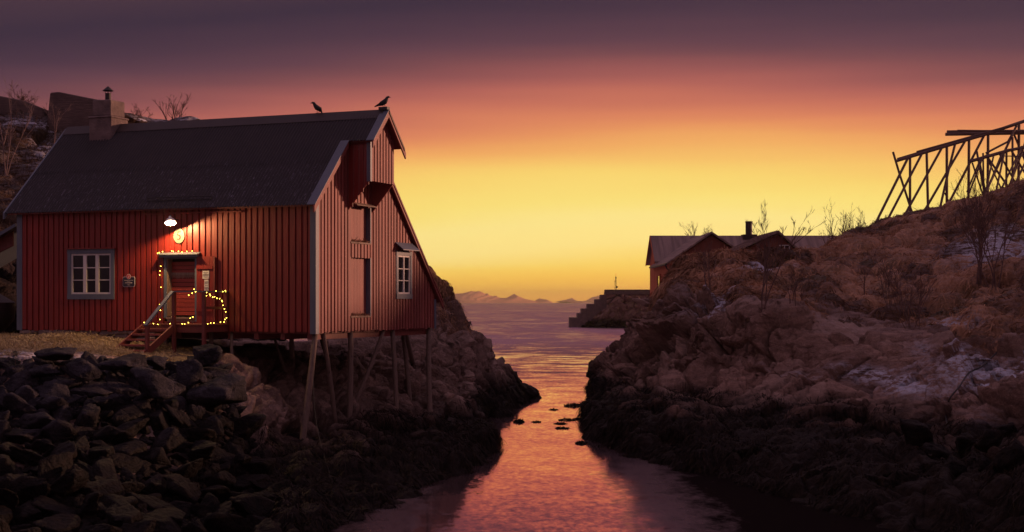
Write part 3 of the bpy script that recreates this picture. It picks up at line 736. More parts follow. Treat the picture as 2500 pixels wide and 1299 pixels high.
# ---- roof
def corr(mb, X0, X1, y0, z0, y1, z1, period=0.115, amp=0.022, lift=0.0):
    d = Vector((0, y1 - y0, z1 - z0)).normalized(); n = Vector((0, -d.z, d.y))
    if n.z < 0: n = -n
    k = int((X1 - X0) / period * 6); o = len(mb.v)
    for i in range(k + 1):
        X = X0 + (X1 - X0) * i / k; h = amp * math.sin(2 * math.pi * X / period) + lift
        mb.v.append((X, y0 + n.y * h, z0 + n.z * h)); mb.v.append((X, y1 + n.y * h, z1 + n.z * h))
    for i in range(k): mb.f.append((o + 2*i, o + 2*i + 2, o + 2*i + 3, o + 2*i + 1))
rf = MB()
corr(rf, -11.62, 0.10, -0.27, roofZ(-0.27), 1.30, roofZ(1.30), lift=0.0)
corr(rf, -11.62, 0.10, 1.18, roofZ(1.18), 2.9, roofZ(2.9), lift=0.010)
corr(rf, 0.10, 1.0, 1.86, roofZ(1.86), 2.9, roofZ(2.9), lift=0.022)
corr(rf, -11.62, 0.10, 2.9, 7.05, 9.02, roofZ(9.02), lift=0.0)
corr(rf, 0.10, 1.0, 2.9, 7.05, 3.96, roofZ(3.96), lift=0.0)
roof = rf.build('roof', M['tin'], CB, smooth=True)
mb = MB()
def slab(X0, X1, ya, yb, top=-0.03, th=0.07):
    mb.prism([(X0, ya, roofZ(ya) + top), (X0, yb, roofZ(yb) + top), (X0, yb, roofZ(yb) + top - th), (X0, ya, roofZ(ya) + top - th)], (X1 - X0, 0, 0))
slab(-11.58, 0.09, -0.22, 2.9); slab(-11.58, 0.09, 2.9001, 8.95); slab(0.0901, 0.96, 1.92, 2.9); slab(0.0901, 0.96, 2.9001, 3.92)
mb.build('roof_boarding', M['dark_red'], roof)
mb = MB()
mb.prism([(-11.66, 2.62, roofZ(2.62) + .05), (-11.66, 2.9, 7.12), (-11.66, 3.18, roofZ(3.18) + .05), (-11.66, 3.18, roofZ(3.18) + .035), (-11.66, 2.9, 7.10), (-11.66, 2.62, roofZ(2.62) + .035)], (12.55, 0, 0))
mb.box(0.72, 2.80, 7.10, 1.03, 3.0, 7.19)
mb.build('ridge_cap', M['tin2'], roof)
# barge boards and edge flashing
def barge(Xa, Xb, ya, yb, dz=0.02, h=0.20, mat='red_faded', nm='barge_board', par=None):
    m_ = MB(); m_.prism([(Xa, ya, roofZ(ya) + dz), (Xa, yb, roofZ(yb) + dz), (Xa, yb, roofZ(yb) + dz - h), (Xa, ya, roofZ(ya) + dz - h)], (Xb - Xa, 0, 0))
    return m_.build(nm, M[mat], par or roof)
barge(0.10, 0.16, -0.33, 1.84); barge(0.10, 0.15, 3.98, 9.10); barge(1.0, 1.05, 1.80, 2.9); barge(1.0, 1.05, 2.9001, 4.14)
barge(1.052, 1.075, 2.9001, 4.02, 0.03, 0.09, 'bare'); barge(0.152, 0.175, 4.02, 9.0, 0.035, 0.09, 'red_faded')
barge(-0.13, 0.17, -0.31, 1.84, 0.055, 0.022, 'blue', 'edge_flashing'); barge(0.78, 1.06, 1.82, 2.9, 0.06, 0.022, 'blue', 'edge_flashing')
barge(-11.70, -11.63, -0.31, 2.85, 0.05, 0.2, 'blue', 'edge_flashing')
# snow guard rail over the door
sg0, sg1 = hit(357, 484, Y=-0.1), hit(513, 481, Y=-0.1)
mb = MB()
for dz in (0.0, 0.10): mb.tube([(sg0.x, -0.05 + dz * .3, 4.16 + dz), (sg1.x, -0.05 + dz * .3, 4.16 + dz)], 0.013, 6)
for q in range(7):
    X = sg0.x + (sg1.x - sg0.x) * q / 6; mb.tube([(X, 0.05, 4.19), (X, -0.05, 4.15), (X, 0.0, 4.30)], 0.011, 5)
mb.build('snow_guard', M['iron'], roof)

# ---- chimney
xc0, xc1 = -10.30, -9.38
mb = MB(); mb.box(xc0, 2.36, 6.35, xc1, 3.34, 7.34); mb.box(xc0 - 0.03, 2.33, 7.28, xc1 + 0.03, 3.37, 7.36)
ch = mb.build('chimney', M['masonry'], CB, bevel=0.03)
mb = MB(); mb.box(xc0 + 0.08, 2.44, 7.365, xc1 - 0.08, 3.26, 7.93); mb.build('stack', M['masonry'], ch, bevel=0.03)
cx = -9.83; cy = 2.8
mb = MB(); mb.lathe([(0.10, 7.93), (0.10, 8.20), (0.085, 8.20), (0.085, 7.95)], 14, Matrix.Translation((cx, cy, 0)))
for a in range(4): mb.tube([(cx + .09 * math.cos(a*1.57+.6), cy + .09 * math.sin(a*1.57+.6), 8.18), (cx + .11 * math.cos(a*1.57+.6), cy + .11 * math.sin(a*1.57+.6), 8.31)], .01, 5)
mb.build('flue_pipe', M['iron'], ch)
mb = MB(); mb.lathe([(0.19, 8.29), (0.02, 8.44), (0.0, 8.44)], 16, Matrix.Translation((cx, cy, 0))); mb.lathe([(0.19, 8.28), (0.0, 8.42)], 16, Matrix.Translation((cx, cy, 0)))
mb.build('rain_cap', M['iron'], ch)

# ---- hoist bay on the gable
mb = MB()
side = lambda Y0, Y1: mb.prism([(0.02, Y0, roofZ(2.07) - .2), (0.80, Y0, roofZ(2.07) - .2), (0.80, Y0, 4.80), (0.02, Y0, 3.86)], (0, Y1 - Y0, 0))
side(2.07, 2.11); side(3.71, 3.75)
strips(mb, 'Y', 2.11, 3.709, 0.72, 0.77, 4.80, lambda a: roofZ(a) - 0.12)
y = 2.16
while y < 3.68:
    strips(mb, 'Y', y, min(y + 0.125, 3.72), 0.772, 0.815, 4.76, lambda a: roofZ(a) - 0.125); y += 0.205
mb.box(0.03, 2.112, 4.83, 0.715, 3.705, 4.87)
bay = mb.build('hoist_bay', M['red_faded'], CB)
mb = MB(); 
for q in range(4):
    X = 0.06 + q * 0.19; zlo = 3.86 + (X) / .78 * .94 + .02
    mb.box(X, 2.045, zlo, X + 0.13, 2.068, roofZ(2.07) - 0.28)
mb.build('side_cladding', M['red'], bay)
mb = MB(); mb.box(0.70, 2.02, 4.74, 0.80, 2.044, 6.0); mb.box(0.803, 2.02, 4.74, 0.835, 2.14, 6.02); mb.build('corner_board', M['blue'], bay)

# ---- hatches
def hatch(o, canopy):
    y0, y1, z0, z1 = o
    mb = MB()
    n = 6; w = (y1 - y0 - 0.06) / n
    for q in range(n): mb.box(-0.15, y0 + 0.03 + q * w + .005, z0, -0.115, y0 + 0.03 + (q + 1) * w - .005, z1)
    d = mb.build('hatch', M['red_faded'], CB)
    mb = MB(); mb.box(-0.28, y0 - 0.06, z0 - .02, 0.01, y0 + 0.028, z1 + .02); mb.box(-0.28, y0 + .03, z1, -0.02, y1 - .03, z1 + .05); mb.build('frame', M['dark_red'], d)
    mb = MB(); mb.box(-0.20, y1 - 0.028, z0 - .02, 0.045, y1 + 0.03, z1 + .02); mb.build('jamb', M['blue'], d)
    mb = MB(); mb.box(-0.25, y0 - .03, z0 - .06, 0.04, y1 + .03, z0 - .002); mb.build('sill', M['bare'], d)
    if canopy:
        mb = MB(); mb.prism([(0.0, y0 - .03, z1 + .13), (0.26, y0 - .03, z1 + .04), (0.26, y0 - .03, z1 + .01), (0.0, y0 - .03, z1 + .10)], (0, y1 - y0 + .06, 0)); mb.build('canopy', M['bare'], d)
    return d
hatch(H1, True); hatch(H2, False)

# ---- windows
def window(axis, o, cols, rows, thick, canopy):
    a0, a1, z0, z1 = o
    sgn = -1 if axis == 'X' else 1     # outward direction along depth
    def bx(mb, p0, p1, q0, q1, e0, e1):
        lo, hi = sorted((sgn * e0, sgn * e1))
        if axis == 'X': mb.box(p0, lo, q0, p1, hi, q1)
        else: mb.box(lo, p0, q0, hi, p1, q1)
    mb = MB(); f = 0.055
    bx(mb, a0 + .09, a1 - .09, z0 + .10, z0 + .10 + f, -.02, .02); bx(mb, a0 + .09, a1 - .09, z1 - .10 - f, z1 - .10, -.02, .02)
    bx(mb, a0 + .09, a0 + .09 + f, z0 + .10 + f, z1 - .10 - f, -.02, .02); bx(mb, a1 - .09 - f, a1 - .09, z0 + .10 + f, z1 - .10 - f, -.02, .02)
    ia, ib, ja, jb = a0 + .09 + f, a1 - .09 - f, z0 + .10 + f, z1 - .10 - f
    for q in range(1, cols):
        m = ia + (ib - ia) * q / cols; bx(mb, m - thick / 2, m + thick / 2, ja, jb, -.018, .026)
    for q in range(1, rows):
        m = ja + (jb - ja) * q / rows
        for k in range(cols):
            l = ia + (ib - ia) * k / cols + (thick / 2 if k else 0); r_ = ia + (ib - ia) * (k + 1) / cols - (thick / 2 if k < cols - 1 else 0)
            bx(mb, l, r_, m - .014, m + .014, -.015, .012)
    w = mb.build('window', M['white'], CB)
    for k in range(cols):
        for q in range(rows):
            mb = MB(); l = ia + (ib - ia) * k / cols; r_ = ia + (ib - ia) * (k + 1) / cols; b = ja + (jb - ja) * q / rows; tt = ja + (jb - ja) * (q + 1) / rows
            bx(mb, l + .004, r_ - .004, b + .004, tt - .004, -.028, -.022); mb.build('pane', M['glass'], w)
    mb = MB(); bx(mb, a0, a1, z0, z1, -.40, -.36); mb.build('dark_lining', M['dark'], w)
    mb = MB(); bx(mb, a0 - .05, a0 + .088, z0, z1 - .01, -.02, .045); bx(mb, a1 - .088, a1 + .05, z0, z1 - .01, -.02, .045); bx(mb, a0 - .06, a1 + .06, z1 - .098, z1 + .05, -.02, .05)
    mb.build('frame', M['blue'], w)
    mb = MB(); bx(mb, a0 - .05, a1 + .05, z0 - .07, z0 + .098, -.02, .06); mb.build('sill', M['blue'], w)
    mb = MB()
    if canopy:
        mb.prism([(0.03, a0 - .10, z1 + .34), (0.30, a0 - .04, z1 + .10), (0.30, a0 - .04, z1 + .07), (0.03, a0 - .10, z1 + .30)], (0, a1 - a0 + .16, 0))
        mb.build('canopy', M['blue'], w)
    else:
        bx(mb, a0 - .12, a1 + .12, z1 + .051, z1 + .085, -.01, .10); mb.build('drip_board', M['red'], w)
    return w
window('X', WIN, 3, 3, 0.13, False)
window('Y', W2, 2, 3, 0.06, True)

# ---- door
a0, a1, z0, z1 = DOOR
mb = MB(); nb = 13; hh = (2.22 - 0.50) / nb
for q in range(nb):
    mb.box(a0 + .14, 0.20 + (0.006 * (q % 2)), 0.50 + q * hh, a1 - .06, 0.25, 0.50 + (q + 1) * hh - rnd.uniform(.008, .02))
door = mb.build('door', M['red_plank'], CB)
mb = MB(); mb.box(a0 + .14, 0.17, 1.78, a1 - .06, .199, 1.86)
for q in range(34): X = a0 + .16 + q * (a1 - a0 - .24) / 34; mb.box(X, 0.165, 1.72 - rnd.random() * .07, X + .016, .169, 1.80)
mb.build('draught_strip', M['bare'], door)
mb = MB(); mb.box(a1 - .14, .165, 1.62, a1 - .10, .198, 1.74); mb.tube([(a1 - .135, .17, 1.73), (a1 - .12, .15, 1.79), (a1 - .105, .17, 1.73)], .008, 6); mb.build('padlock', M['iron'], door)
mb = MB(); mb.box(a0 + .005, -.035, .42, a0 + .10, .02, z1 - .002); mb.box(a1 - .055, -.035, .30, a1 + .02, .02, z1 - .002); mb.box(a0 + .09, -.034, z1 - .05, a1 - .05, .02, z1 - .003); mb.build('frame', M['blue'], door)
mb = MB(); mb.box(a0 + .101, 0.0, .46, a0 + .138, .26, z1 - .01); mb.box(a1 - .058, 0.021, .46, a1 - .02, .26, z1 - .01); mb.build('reveal', M['bare'], door)
mb = MB(); mb.box(a0 - .09, -.16, z1, a1 + .11, .02, z1 + .09); mb.prism([(a0 - .13, -.20, z1 + .092), (a0 - .13, .0, z1 + .16), (a0 - .13, .0, z1 + .13), (a0 - .13, -.20, z1 + .075)], (a1 - a0 + .28, 0, 0)); mb.build('lintel', M['blue'], door)
mb = MB(); mb.box(a0 + .10, -.06, .38, a1 - .06, .26, .44); mb.box(a0 + .1, .0, .26, a1 - .06, .02, .379); mb.build('threshold', M['bare'], door)
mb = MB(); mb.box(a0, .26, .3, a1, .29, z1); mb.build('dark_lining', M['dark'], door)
# the outer door leaf folded back against the wall
la, lb = -4.235, -3.60
mb = MB()
for q in range(4): w_ = (lb - la) / 4; mb.box(la + q * w_ + .003, -.075, .24, la + (q + 1) * w_ - .003, -.045, 2.36)
for zz in (1.96, .62): mb.box(la + .01, -.10, zz, lb - .03, -.0755, zz + .09)
mb.build('door_leaf', M['red'], CB)
mb = MB(); mb.box(lb + .002, -.09, .24, lb + .05, -.03, 2.34); mb.build('door_leaf_edge', M['dark_red'], CB)
# conduit under the eave
c0, c1 = hit(352, 514, Y=-.05), hit(590, 512, Y=-.05)
mb = MB(); mb.box(c0.x, -.06, 3.72, c1.x, -.02, 3.765); mb.build('eave_batten', M['red'], CB)

# ---- foundation stones below the left part of the front wall
rs = random.Random(9); mb = MB(); X = -11.3
while X < -5.9:
    w = rs.uniform(.28, .7); z = 0.0
    while z > -.42:
        h = rs.uniform(.12, .22); j = lambda: rs.uniform(-.035, .035)
        x0, x1, zz0, zz1, y0, y1 = X + .01, X + w - .01, z - h + .01, z - .01, .02 + j(), .5
        mb.add([(x0+j(),y0+j(),zz0+j()),(x1+j(),y0+j(),zz0+j()),(x1+j(),y1,zz0),(x0+j(),y1,zz0),(x0+j(),y0+j(),zz1+j()*.4),(x1+j(),y0+j(),zz1+j()*.4),(x1,y1,zz1),(x0,y1,zz1)],
               [(0,3,2,1),(4,5,6,7),(0,1,5,4),(1,2,6,5),(2,3,7,6),(3,0,4,7)]); z -= h
    X += w
mb.build('foundation', M['masonry'], CB, bevel=0.03)

# ---- stilts
def stilt(top, foot_px, foot_py, d, r=0.13, sq=False):
    r *= .64
    f = Vector(U(foot_px, foot_py, d)); tw = W(top); n = 7; pts = []; rad = []
    rr = random.Random(int(foot_px)); b = Vector((rr.uniform(-1, 1), rr.uniform(-1, 1), 0)) * 0.035
    f = f + (f - tw).normalized() * 0.5
    for i in range(n + 1):
        q = i / n; pts.append(tw.lerp(f, q) + b * math.sin(q * math.pi)); rad.append(r * (1 + .22 * q) * (1 + rr.uniform(-.04, .04)))
    inv = Matrix.Rotation(-TH, 4, 'Z') @ Matrix.Translation((6.0, -43.75, -4.2875))
    mb = MB(); mb.tube([inv @ p for p in pts], rad, 12); mb.build('stilt', M['log'], CB, smooth=True)
T = lambda px, Y: (0, 0, 0)
def topX(px, X): p = hit(px, 811, X=X); return (X, p.y, -.02)
stilt(topX(770, -.12), 738, 1075, 43.3, .135); stilt((-.15, .75, -.02), 815, 1010, 45.5, .10)
stilt(topX(856, -.15), 852, 1050, 46.3, .13); stilt(topX(937, -.10), 866, 985, 47.5, .10)
stilt(topX(958, -.15), 968, 1018, 48.6, .115); stilt((-1.2, topX(982, -1.2)[1], -.02), 1001, 985, 51.5, .115)
stilt(topX(1047, -.12), 1051, 1018, 50.6, .13)
stilt((hit(566, 813, Y=.15).x, .15, -.02), 570, 885, 44.6, .075); stilt((hit(712, 813, Y=1.0).x, 1.0, -.02), 713, 862, 46.5, .11)
stilt((hit(665, 813, Y=2.2).x, 2.2, -.02), 690, 885, 47.5, .07); stilt((-3.0, 5.5, -.02), 800, 880, 50.0, .12); stilt((-1.0, 8.2, -.02), 1010, 900, 55.0, .12)

# ---- sill nests of dry grass on the hatches
def tuft(name, label, pts_fn, n, L, mat, seed, cat='grass', kind='stuff'):
    rr = np.random.RandomState(seed); base, dirs = pts_fn(rr, n)
    o = blades(name, base, dirs, L * rr.uniform(.6, 1.2, n), 0.007, mat, rr); tag(o, label, cat, kind=kind); return o
def blades(name, B, D, L, w, mat, rr, droop=0.5, tone=None):
    n = len(B); D = D / np.maximum(np.linalg.norm(D, axis=1, keepdims=True), 1e-6)
    S = np.cross(D, np.array((0, 0, 1.0)) + rr.normal(0, .5, (n, 3))); S /= np.maximum(np.linalg.norm(S, axis=1, keepdims=True), 1e-6)
    w = (w * rr.uniform(.6, 1.4, n))[:, None]; L = np.asarray(L)[:, None]
    Mid = B + D * L * .55; Tip = B + D * L * .95; Mid[:, 2] -= (L * droop * .12)[:, 0]; Tip[:, 2] -= (L * droop * .5)[:, 0]
    V = np.stack([B - S * w, B + S * w, Mid - S * w * .7, Mid + S * w * .7, Tip], 1).reshape(-1, 3)
    i = np.arange(n)[:, None] * 5
    Fc = np.concatenate([i + np.array([[0, 1, 3]]), i + np.array([[0, 3, 2]]), i + np.array([[2, 3, 4]])], 1).reshape(-1, 3)
    me = np_mesh(name, V, Fc, False, dict(tone=np.repeat(rr.uniform(0, 1, n) if tone is None else tone * .75 + rr.uniform(0, .25, n), 5)))
    return link(name, me, mat)
def blade_mat(name, a, b, rough=.8):
    t = NT(name); return t.out(t.mix(t.attr('tone'), a, b), rough, Specular_IOR_Level=.12)
M['straw'] = blade_mat('dry_straw', (0.28, 0.20, 0.10), (0.58, 0.45, 0.26))
M['grass'] = blade_mat('withered_grass', (0.09, 0.042, 0.025), (0.52, 0.29, 0.17))
M['heather'] = blade_mat('dark_heather', (0.03, 0.017, 0.013), (0.09, 0.055, 0.04))  # hillside grass, darkened in colour in place of shade
M['weed'] = blade_mat('bladder_wrack', (0.003, 0.0018, 0.0014), (0.022, 0.012, 0.007), .55)
for o, nm in ((H1, 'dry twigs and grass on the sill of the upper hatch'), (H2, 'dry twigs and grass on the sill of the lower hatch')):
    def f(rr, n, o=o):
        P = np.array([tuple(W((rr.uniform(-.15, .02), rr.uniform(o[0] + .05, o[1] - .05), o[2] + rr.uniform(0, .07)))) for _ in range(n)])
        return P, rr.normal(0, 1, (n, 3)) * np.array((1, 1, .35))
    tuft('sill_twigs', nm, f, 260, .22, M['grass'], int(o[2] * 100))

# ================================================================ ENTRANCE STAIRS
ST = empty('entrance_stairs', tuple(W((-4.3, -.7, .25))), TH)
tag(ST, 'dark red wooden stairs with landing and blue handrail below the cabin door', 'stairs')
iv = lambda p: Vector((p[0] + 4.3, p[1] + .7, p[2] - .25))
def sb(mb, x0, y0, z0, x1, y1, z1): a = iv((x0, y0, z0)); b = iv((x1, y1, z1)); return mb.box(*a, *b)
xl, xm, xr = -5.42, -4.24, -3.12
mb = MB()
for q in range(8): yy = -1.24 + q * .15; sb(mb, xl, yy, .20, xr + .05, yy + .138, .24)
mb.build('deck', M['dark_red'], ST)
mb = MB(); sb(mb, xl + .03, -1.20, -.02, xr, -1.16, .195); sb(mb, xr - .04, -1.155, 0.0, xr, -.03, .195); sb(mb, xl + .03, -1.155, 0.0, xl + .07, -.03, .195); mb.build('fascia', M['dark_red'], ST)
FY, FZ = -2.75, -.66
for X in (xl + .02, xm - .02):
    mb = MB(); mb.beam(iv((X, -1.25, .13)), iv((X, FY, FZ)), .05, .22); mb.build('stringer', M['dark_red'], ST)
for q in range(5):
    f_ = (q + .7) / 5.2; yy = -1.24 + (FY + 1.24) * f_; zz = .15 + (FZ - .15) * f_ + .02
    mb = MB(); sb(mb, xl + .05, yy - .13, zz - .01, xm - .05, yy + .12, zz + .04); mb.build('tread', M['red_faded'], ST)
for (X, Y, b, tp) in ((xm, -1.27, -.75, 1.22), (xr - .03, -1.27, -.95, 1.22), (xm + .0, -2.62, -1.0, .20), (xr - .03, -.06, .24, 1.22)):
    mb = MB(); sb(mb, X - .05, Y - .05, b, X + .05, Y + .05, tp); mb.build('post', M['dark_red'], ST)
mb = MB(); sb(mb, xm - .10, -1.33, 1.222, xr + .03, -1.21, 1.26); sb(mb, xr - .09, -1.209, 1.222, xr + .03, -.0, 1.26); mb.build('handrail', M['blue'], ST)
mb = MB(); mb.beam(iv((xm, -1.36, 1.24)), iv((xm - .02, -2.70, .22)), .12, .045); mb.build('handrail', M['blue'], ST)
mb = MB(); sb(mb, xr - .06, -1.20, .70, xr, -.05, .78); mb.build('rail', M['dark_red'], ST)
for (X, Y) in ((xl + .1, -.15), (-3.6, -.2)):
    mb = MB(); sb(mb, X - .05, Y - .05, -.9, X + .05, Y + .05, -.021); mb.build('support', M['log'], ST)

# ================================================================ LAMP, SIGNS, LIGHTS
lp = hit(416, 540, Y=-.55)
LPo = empty('wall_lamp', tuple(W(lp)), TH); tag(LPo, 'lit white enamel lamp glowing under the eave above the number sign', 'lamp')
axis = Vector((0.33, -0.33, -1.0)).normalized(); Mx = axis.to_track_quat('Z', 'Y').to_matrix().to_4x4()
t = NT('lamp_enamel'); M['enamel'] = t.out((0.75, 0.72, 0.66), 0.4)
mb = MB(); mb.lathe([(.175, .06), (.165, .02), (.12, -.06), (.05, -.11), (.035, -.17), (0, -.17)], 24, Mx); mb.lathe([(.17, .06), (.16, .022), (.115, -.055), (.0, -.10)], 24, Mx)
mb.build('shade', M['enamel'], LPo, smooth=True)
mb = MB(); e = Mx @ Vector((0, 0, -.16)); mb.tube([e, e + Vector((-.03, .06, .06)), Vector((-.04, .26, .09)), Vector((-.04, .50, .06))], .014, 8); mb.build('arm', M['iron'], LPo)
t = NT('lit_bulb'); t.b.inputs['Emission Color'].default_value = (1.0, .80, .48, 1); t.b.inputs['Emission Strength'].default_value = 40; M['bulb'] = t.m
mb = MB(); mb.lathe([(0, -.06), (.03, -.05), (.045, -.01), (.035, .03), (0, .045)], 14, Mx); mb.build('bulb', M['bulb'], LPo, smooth=True)
ld = bpy.data.lights.new('lamp_light', 'POINT'); ld.energy = 820; ld.color = (1.0, .58, .24); ld.shadow_soft_size = .045
lo = bpy.data.objects.new('lamp_light', ld); lo.location = Mx @ Vector((0, 0, .03)); lo.parent = LPo; COL.objects.link(lo)

t = NT('sign_enamel'); M['cream'] = t.out((0.16, 0.147, 0.113), .6)
t = NT('sign_lettering'); M['ink'] = t.out((0.05, 0.02, 0.015), .6)
s5 = hit(436.5, 576, Y=-.05); so = empty('number_sign', tuple(W(s5)), TH); tag(so, 'oval cream sign with the number 5 above the door', 'sign')
mb = MB(); n = 36; ring = [(.205 * math.cos(2*math.pi*k/n), 0, .235 * math.sin(2*math.pi*k/n)) for k in range(n)]
mb.prism(ring, (0, .02, 0)); mb.build('plate', M['cream'], so)
mb = MB()
def stroke(pts, ws):
    for (p, q), (w0, w1) in zip(zip(pts, pts[1:]), zip(ws, ws[1:])):
        d = Vector((q[0] - p[0], 0, q[1] - p[1])).normalized(); nn = Vector((-d.z, 0, d.x))
        a, b = Vector((p[0], -.008, p[1])) - d * .004, Vector((q[0], -.008, q[1])) + d * .004
        mb.prism([a + nn * w0, b + nn * w1, b - nn * w1, a - nn * w0], (0, .005, 0))
stroke([(-.034, .125), (.078, .135)], [.017, .014]); stroke([(-.030, .13), (-.048, .018)], [.012, .012])
arc = [(-.044 + 0.0, .018)] + [(-.012 + .066 * math.cos(a), -.040 + .070 * math.sin(a)) for a in [R(q) for q in range(115, -131, -22)]] + [(-.062, -.098)]
stroke(arc, [.010, .011, .014, .018, .022, .024, .024, .022, .018, .014, .012, .010, .010, .014][:len(arc)] + [.010] * max(0, len(arc) - 14))
mb.build('numeral', M['ink'], so)

t = NT('plaque_dark'); M['plaque'] = t.out((0.02, 0.018, 0.035), .4)
t = NT('plaque_border'); M['border'] = t.out((0.55, 0.48, 0.48), .5)
t = NT('emblem_red'); M['emblem'] = t.out((0.50, 0.05, 0.05), .5)
pc = hit(315, 688, Y=-.04); po = empty('wall_plaque', tuple(W(pc)), TH); tag(po, 'small dark plaque with pale border and round red emblem beside the window', 'sign')
def rrect(w, h, r, y, n=5): return [(sx * (w - r) + r * math.cos(a), y, sz * (h - r) + r * math.sin(a)) for sx, sz, a_ in ((1,1,0),(-1,1,90),(-1,-1,180),(1,-1,270)) for a in [R(a_ + 90 * k / n) for k in range(n + 1)]]
mb = MB(); mb.prism(rrect(.235, .165, .05, -.012), (0, .012, 0)); mb.build('border', M['border'], po)
mb = MB(); mb.prism(rrect(.220, .150, .04, -.017), (0, .004, 0)); mb.build('plate', M['plaque'], po)
def scribble(seed, lines, mat, par, y):
    rr = random.Random(seed); mb = MB()
    for (zc, hw, th) in lines:
        X = -hw
        while X < hw: w = rr.uniform(.006, .02); mb.box(X, y, zc - th / 2, min(X + w, hw), y + .002, zc + th / 2); X += w + rr.uniform(.004, .009)
    mb.build('lettering', mat, par)
scribble(1, [(.045, .17, .016), (.005, .06, .010), (-.035, .14, .022), (-.085, .05, .010), (-.11, .03, .008)], M['border'], po, -.021)
mb = MB(); mb.prism([(.085 * math.cos(2*math.pi*k/24), -.024, .165 + .085 * math.sin(2*math.pi*k/24)) for k in range(24)], (0, .006, 0)); em = mb.build('emblem', M['border'], po)
mb = MB(); mb.prism([(.068 * math.cos(2*math.pi*k/24), -.028, .165 + .068 * math.sin(2*math.pi*k/24)) for k in range(24)], (0, .003, 0)); mb.build('disc', M['emblem'], em)
mb = MB(); mb.prism([(-.04, -.031, .13), (.015, -.031, .20), (.03, -.031, .19), (-.02, -.031, .125)], (0, .002, 0)); mb.prism([(-.01, -.0315, .13), (.045, -.0315, .175), (.05, -.0315, .16), (.0, -.0315, .12)], (0, .002, 0)); mb.build('mark', M['border'], em)

t = NT('paper'); M['paper'] = t.out((0.62, 0.60, 0.55), .8)
for (cxp, cyp, w, h, lab, sd) in ((502.5, 671, .17, .125, 'wide laminated notice, upper of the two on the red door leaf', 3), (504, 697, .105, .185, 'narrow white notice, lower of the two on the red door leaf', 4)):
    pc = hit(cxp, cyp, Y=-.085); no = empty('paper_notice', tuple(W(pc)), TH + 0.0); tag(no, lab, 'notice', group='notices on the door leaf')
    mb = MB(); mb.box(-w * .72, -.004, -h, w * .72, 0.0, h); mb.build('sheet', M['paper'], no)
    L = [(.075, .09, .012), (.045, .05, .010), (.0, .11, .030), (-.04, .09, .012), (-.085, .08, .010)] if sd == 3 else [(.12, .06, .014), (.09, .065, .012), (.06, .05, .012), (.0, .05, .01), (-.06, .06, .014), (-.09, .065, .012), (-.12, .05, .012), (-.15, .055, .01)]
    scribble(sd, L, M['ink'], no, -.0065)
    if sd == 3:
        mb = MB(); mb.prism([(.095 + .013*math.cos(k), -.007, -.095 + .013*math.sin(k)) for k in [2*math.pi*q/10 for q in range(10)]], (0, .002, 0)); mb.build('seal', M['emblem'], no)

# fairy lights
GL = empty('string_lights', tuple(W((-4.6, -.2, 2.5))), TH); tag(GL, 'string of small yellow fairy lights round the cabin door and landing rail', 'string lights')
ip = lambda p: Vector(p) - Vector((-4.6, -.2, 2.5))
paths = [[(xl - .12, -.20, .26), (-5.60, -.06, .5), (-5.60, -.05, 1.2), (-5.60, -.05, 2.0), (-5.58, -.17, 2.42), (-5.62, -.21, 2.50), (-5.0, -.20, 2.52), (-4.2, -.2, 2.53), (-4.12, -.21, 2.46)],
         [(xl + .02, -1.26, .27), (xl + .55, -1.26, .25), (xm + .25, -1.26, .26), (xr - .62, -1.26, .27), (xr - .35, -1.26, .55)],
         [(xr - .55, -1.28, 1.12), (xr - .2, -1.33, 1.28), (xr + .02, -1.0, 1.16), (xr + .04, -.5, 1.30), (xr + .04, -.05, 1.22)],
         [(xr - .4, -1.32, 1.30), (xr + .04, -1.1, 1.10), (xr + .10, -.5, 1.02), (xr + .06, -.3, .75), (xr + .12, -.25, .5), (xr + .14, -.35, .33), (xr - .1, -.9, .26), (xr - .25, -1.25, .27)]]
t = NT('fairy_bulb'); t.b.inputs['Base Color'].default_value = (.8, .6, .2, 1); t.b.inputs['Emission Color'].default_value = (1.0, .72, .08, 1); t.b.inputs['Emission Strength'].default_value = 14; M['fairy'] = t.m
rr = random.Random(8); nbulb = 0
bm0 = MB(); bm0.lathe([(0, -.012), (.009, -.008), (.012, 0), (.009, .008), (0, .012)], 8)
bme = None
for pth, gap in zip(paths, (.15, .14, .13, .12)):
    pts = [ip(p) for p in pth]
    MB().tube(pts, .006, 5).build('cord', M['iron'], GL)
    for a, b in zip(pts, pts[1:]):
        L = (b - a).length; k = max(1, round(L / gap))
        for q in range(k):
            if rr.random() < .25: continue
            p = a.lerp(b, (q + rr.random() * .6) / k) + Vector((rr.uniform(-.03, .03), -.02, rr.uniform(-.03, .03)))
            if bme is None: o = bm0.build('bulb', M['fairy'], GL, smooth=True); bme = o.data
            else: o = link('bulb', bme, None, GL)
            o.location = p; nbulb += 1

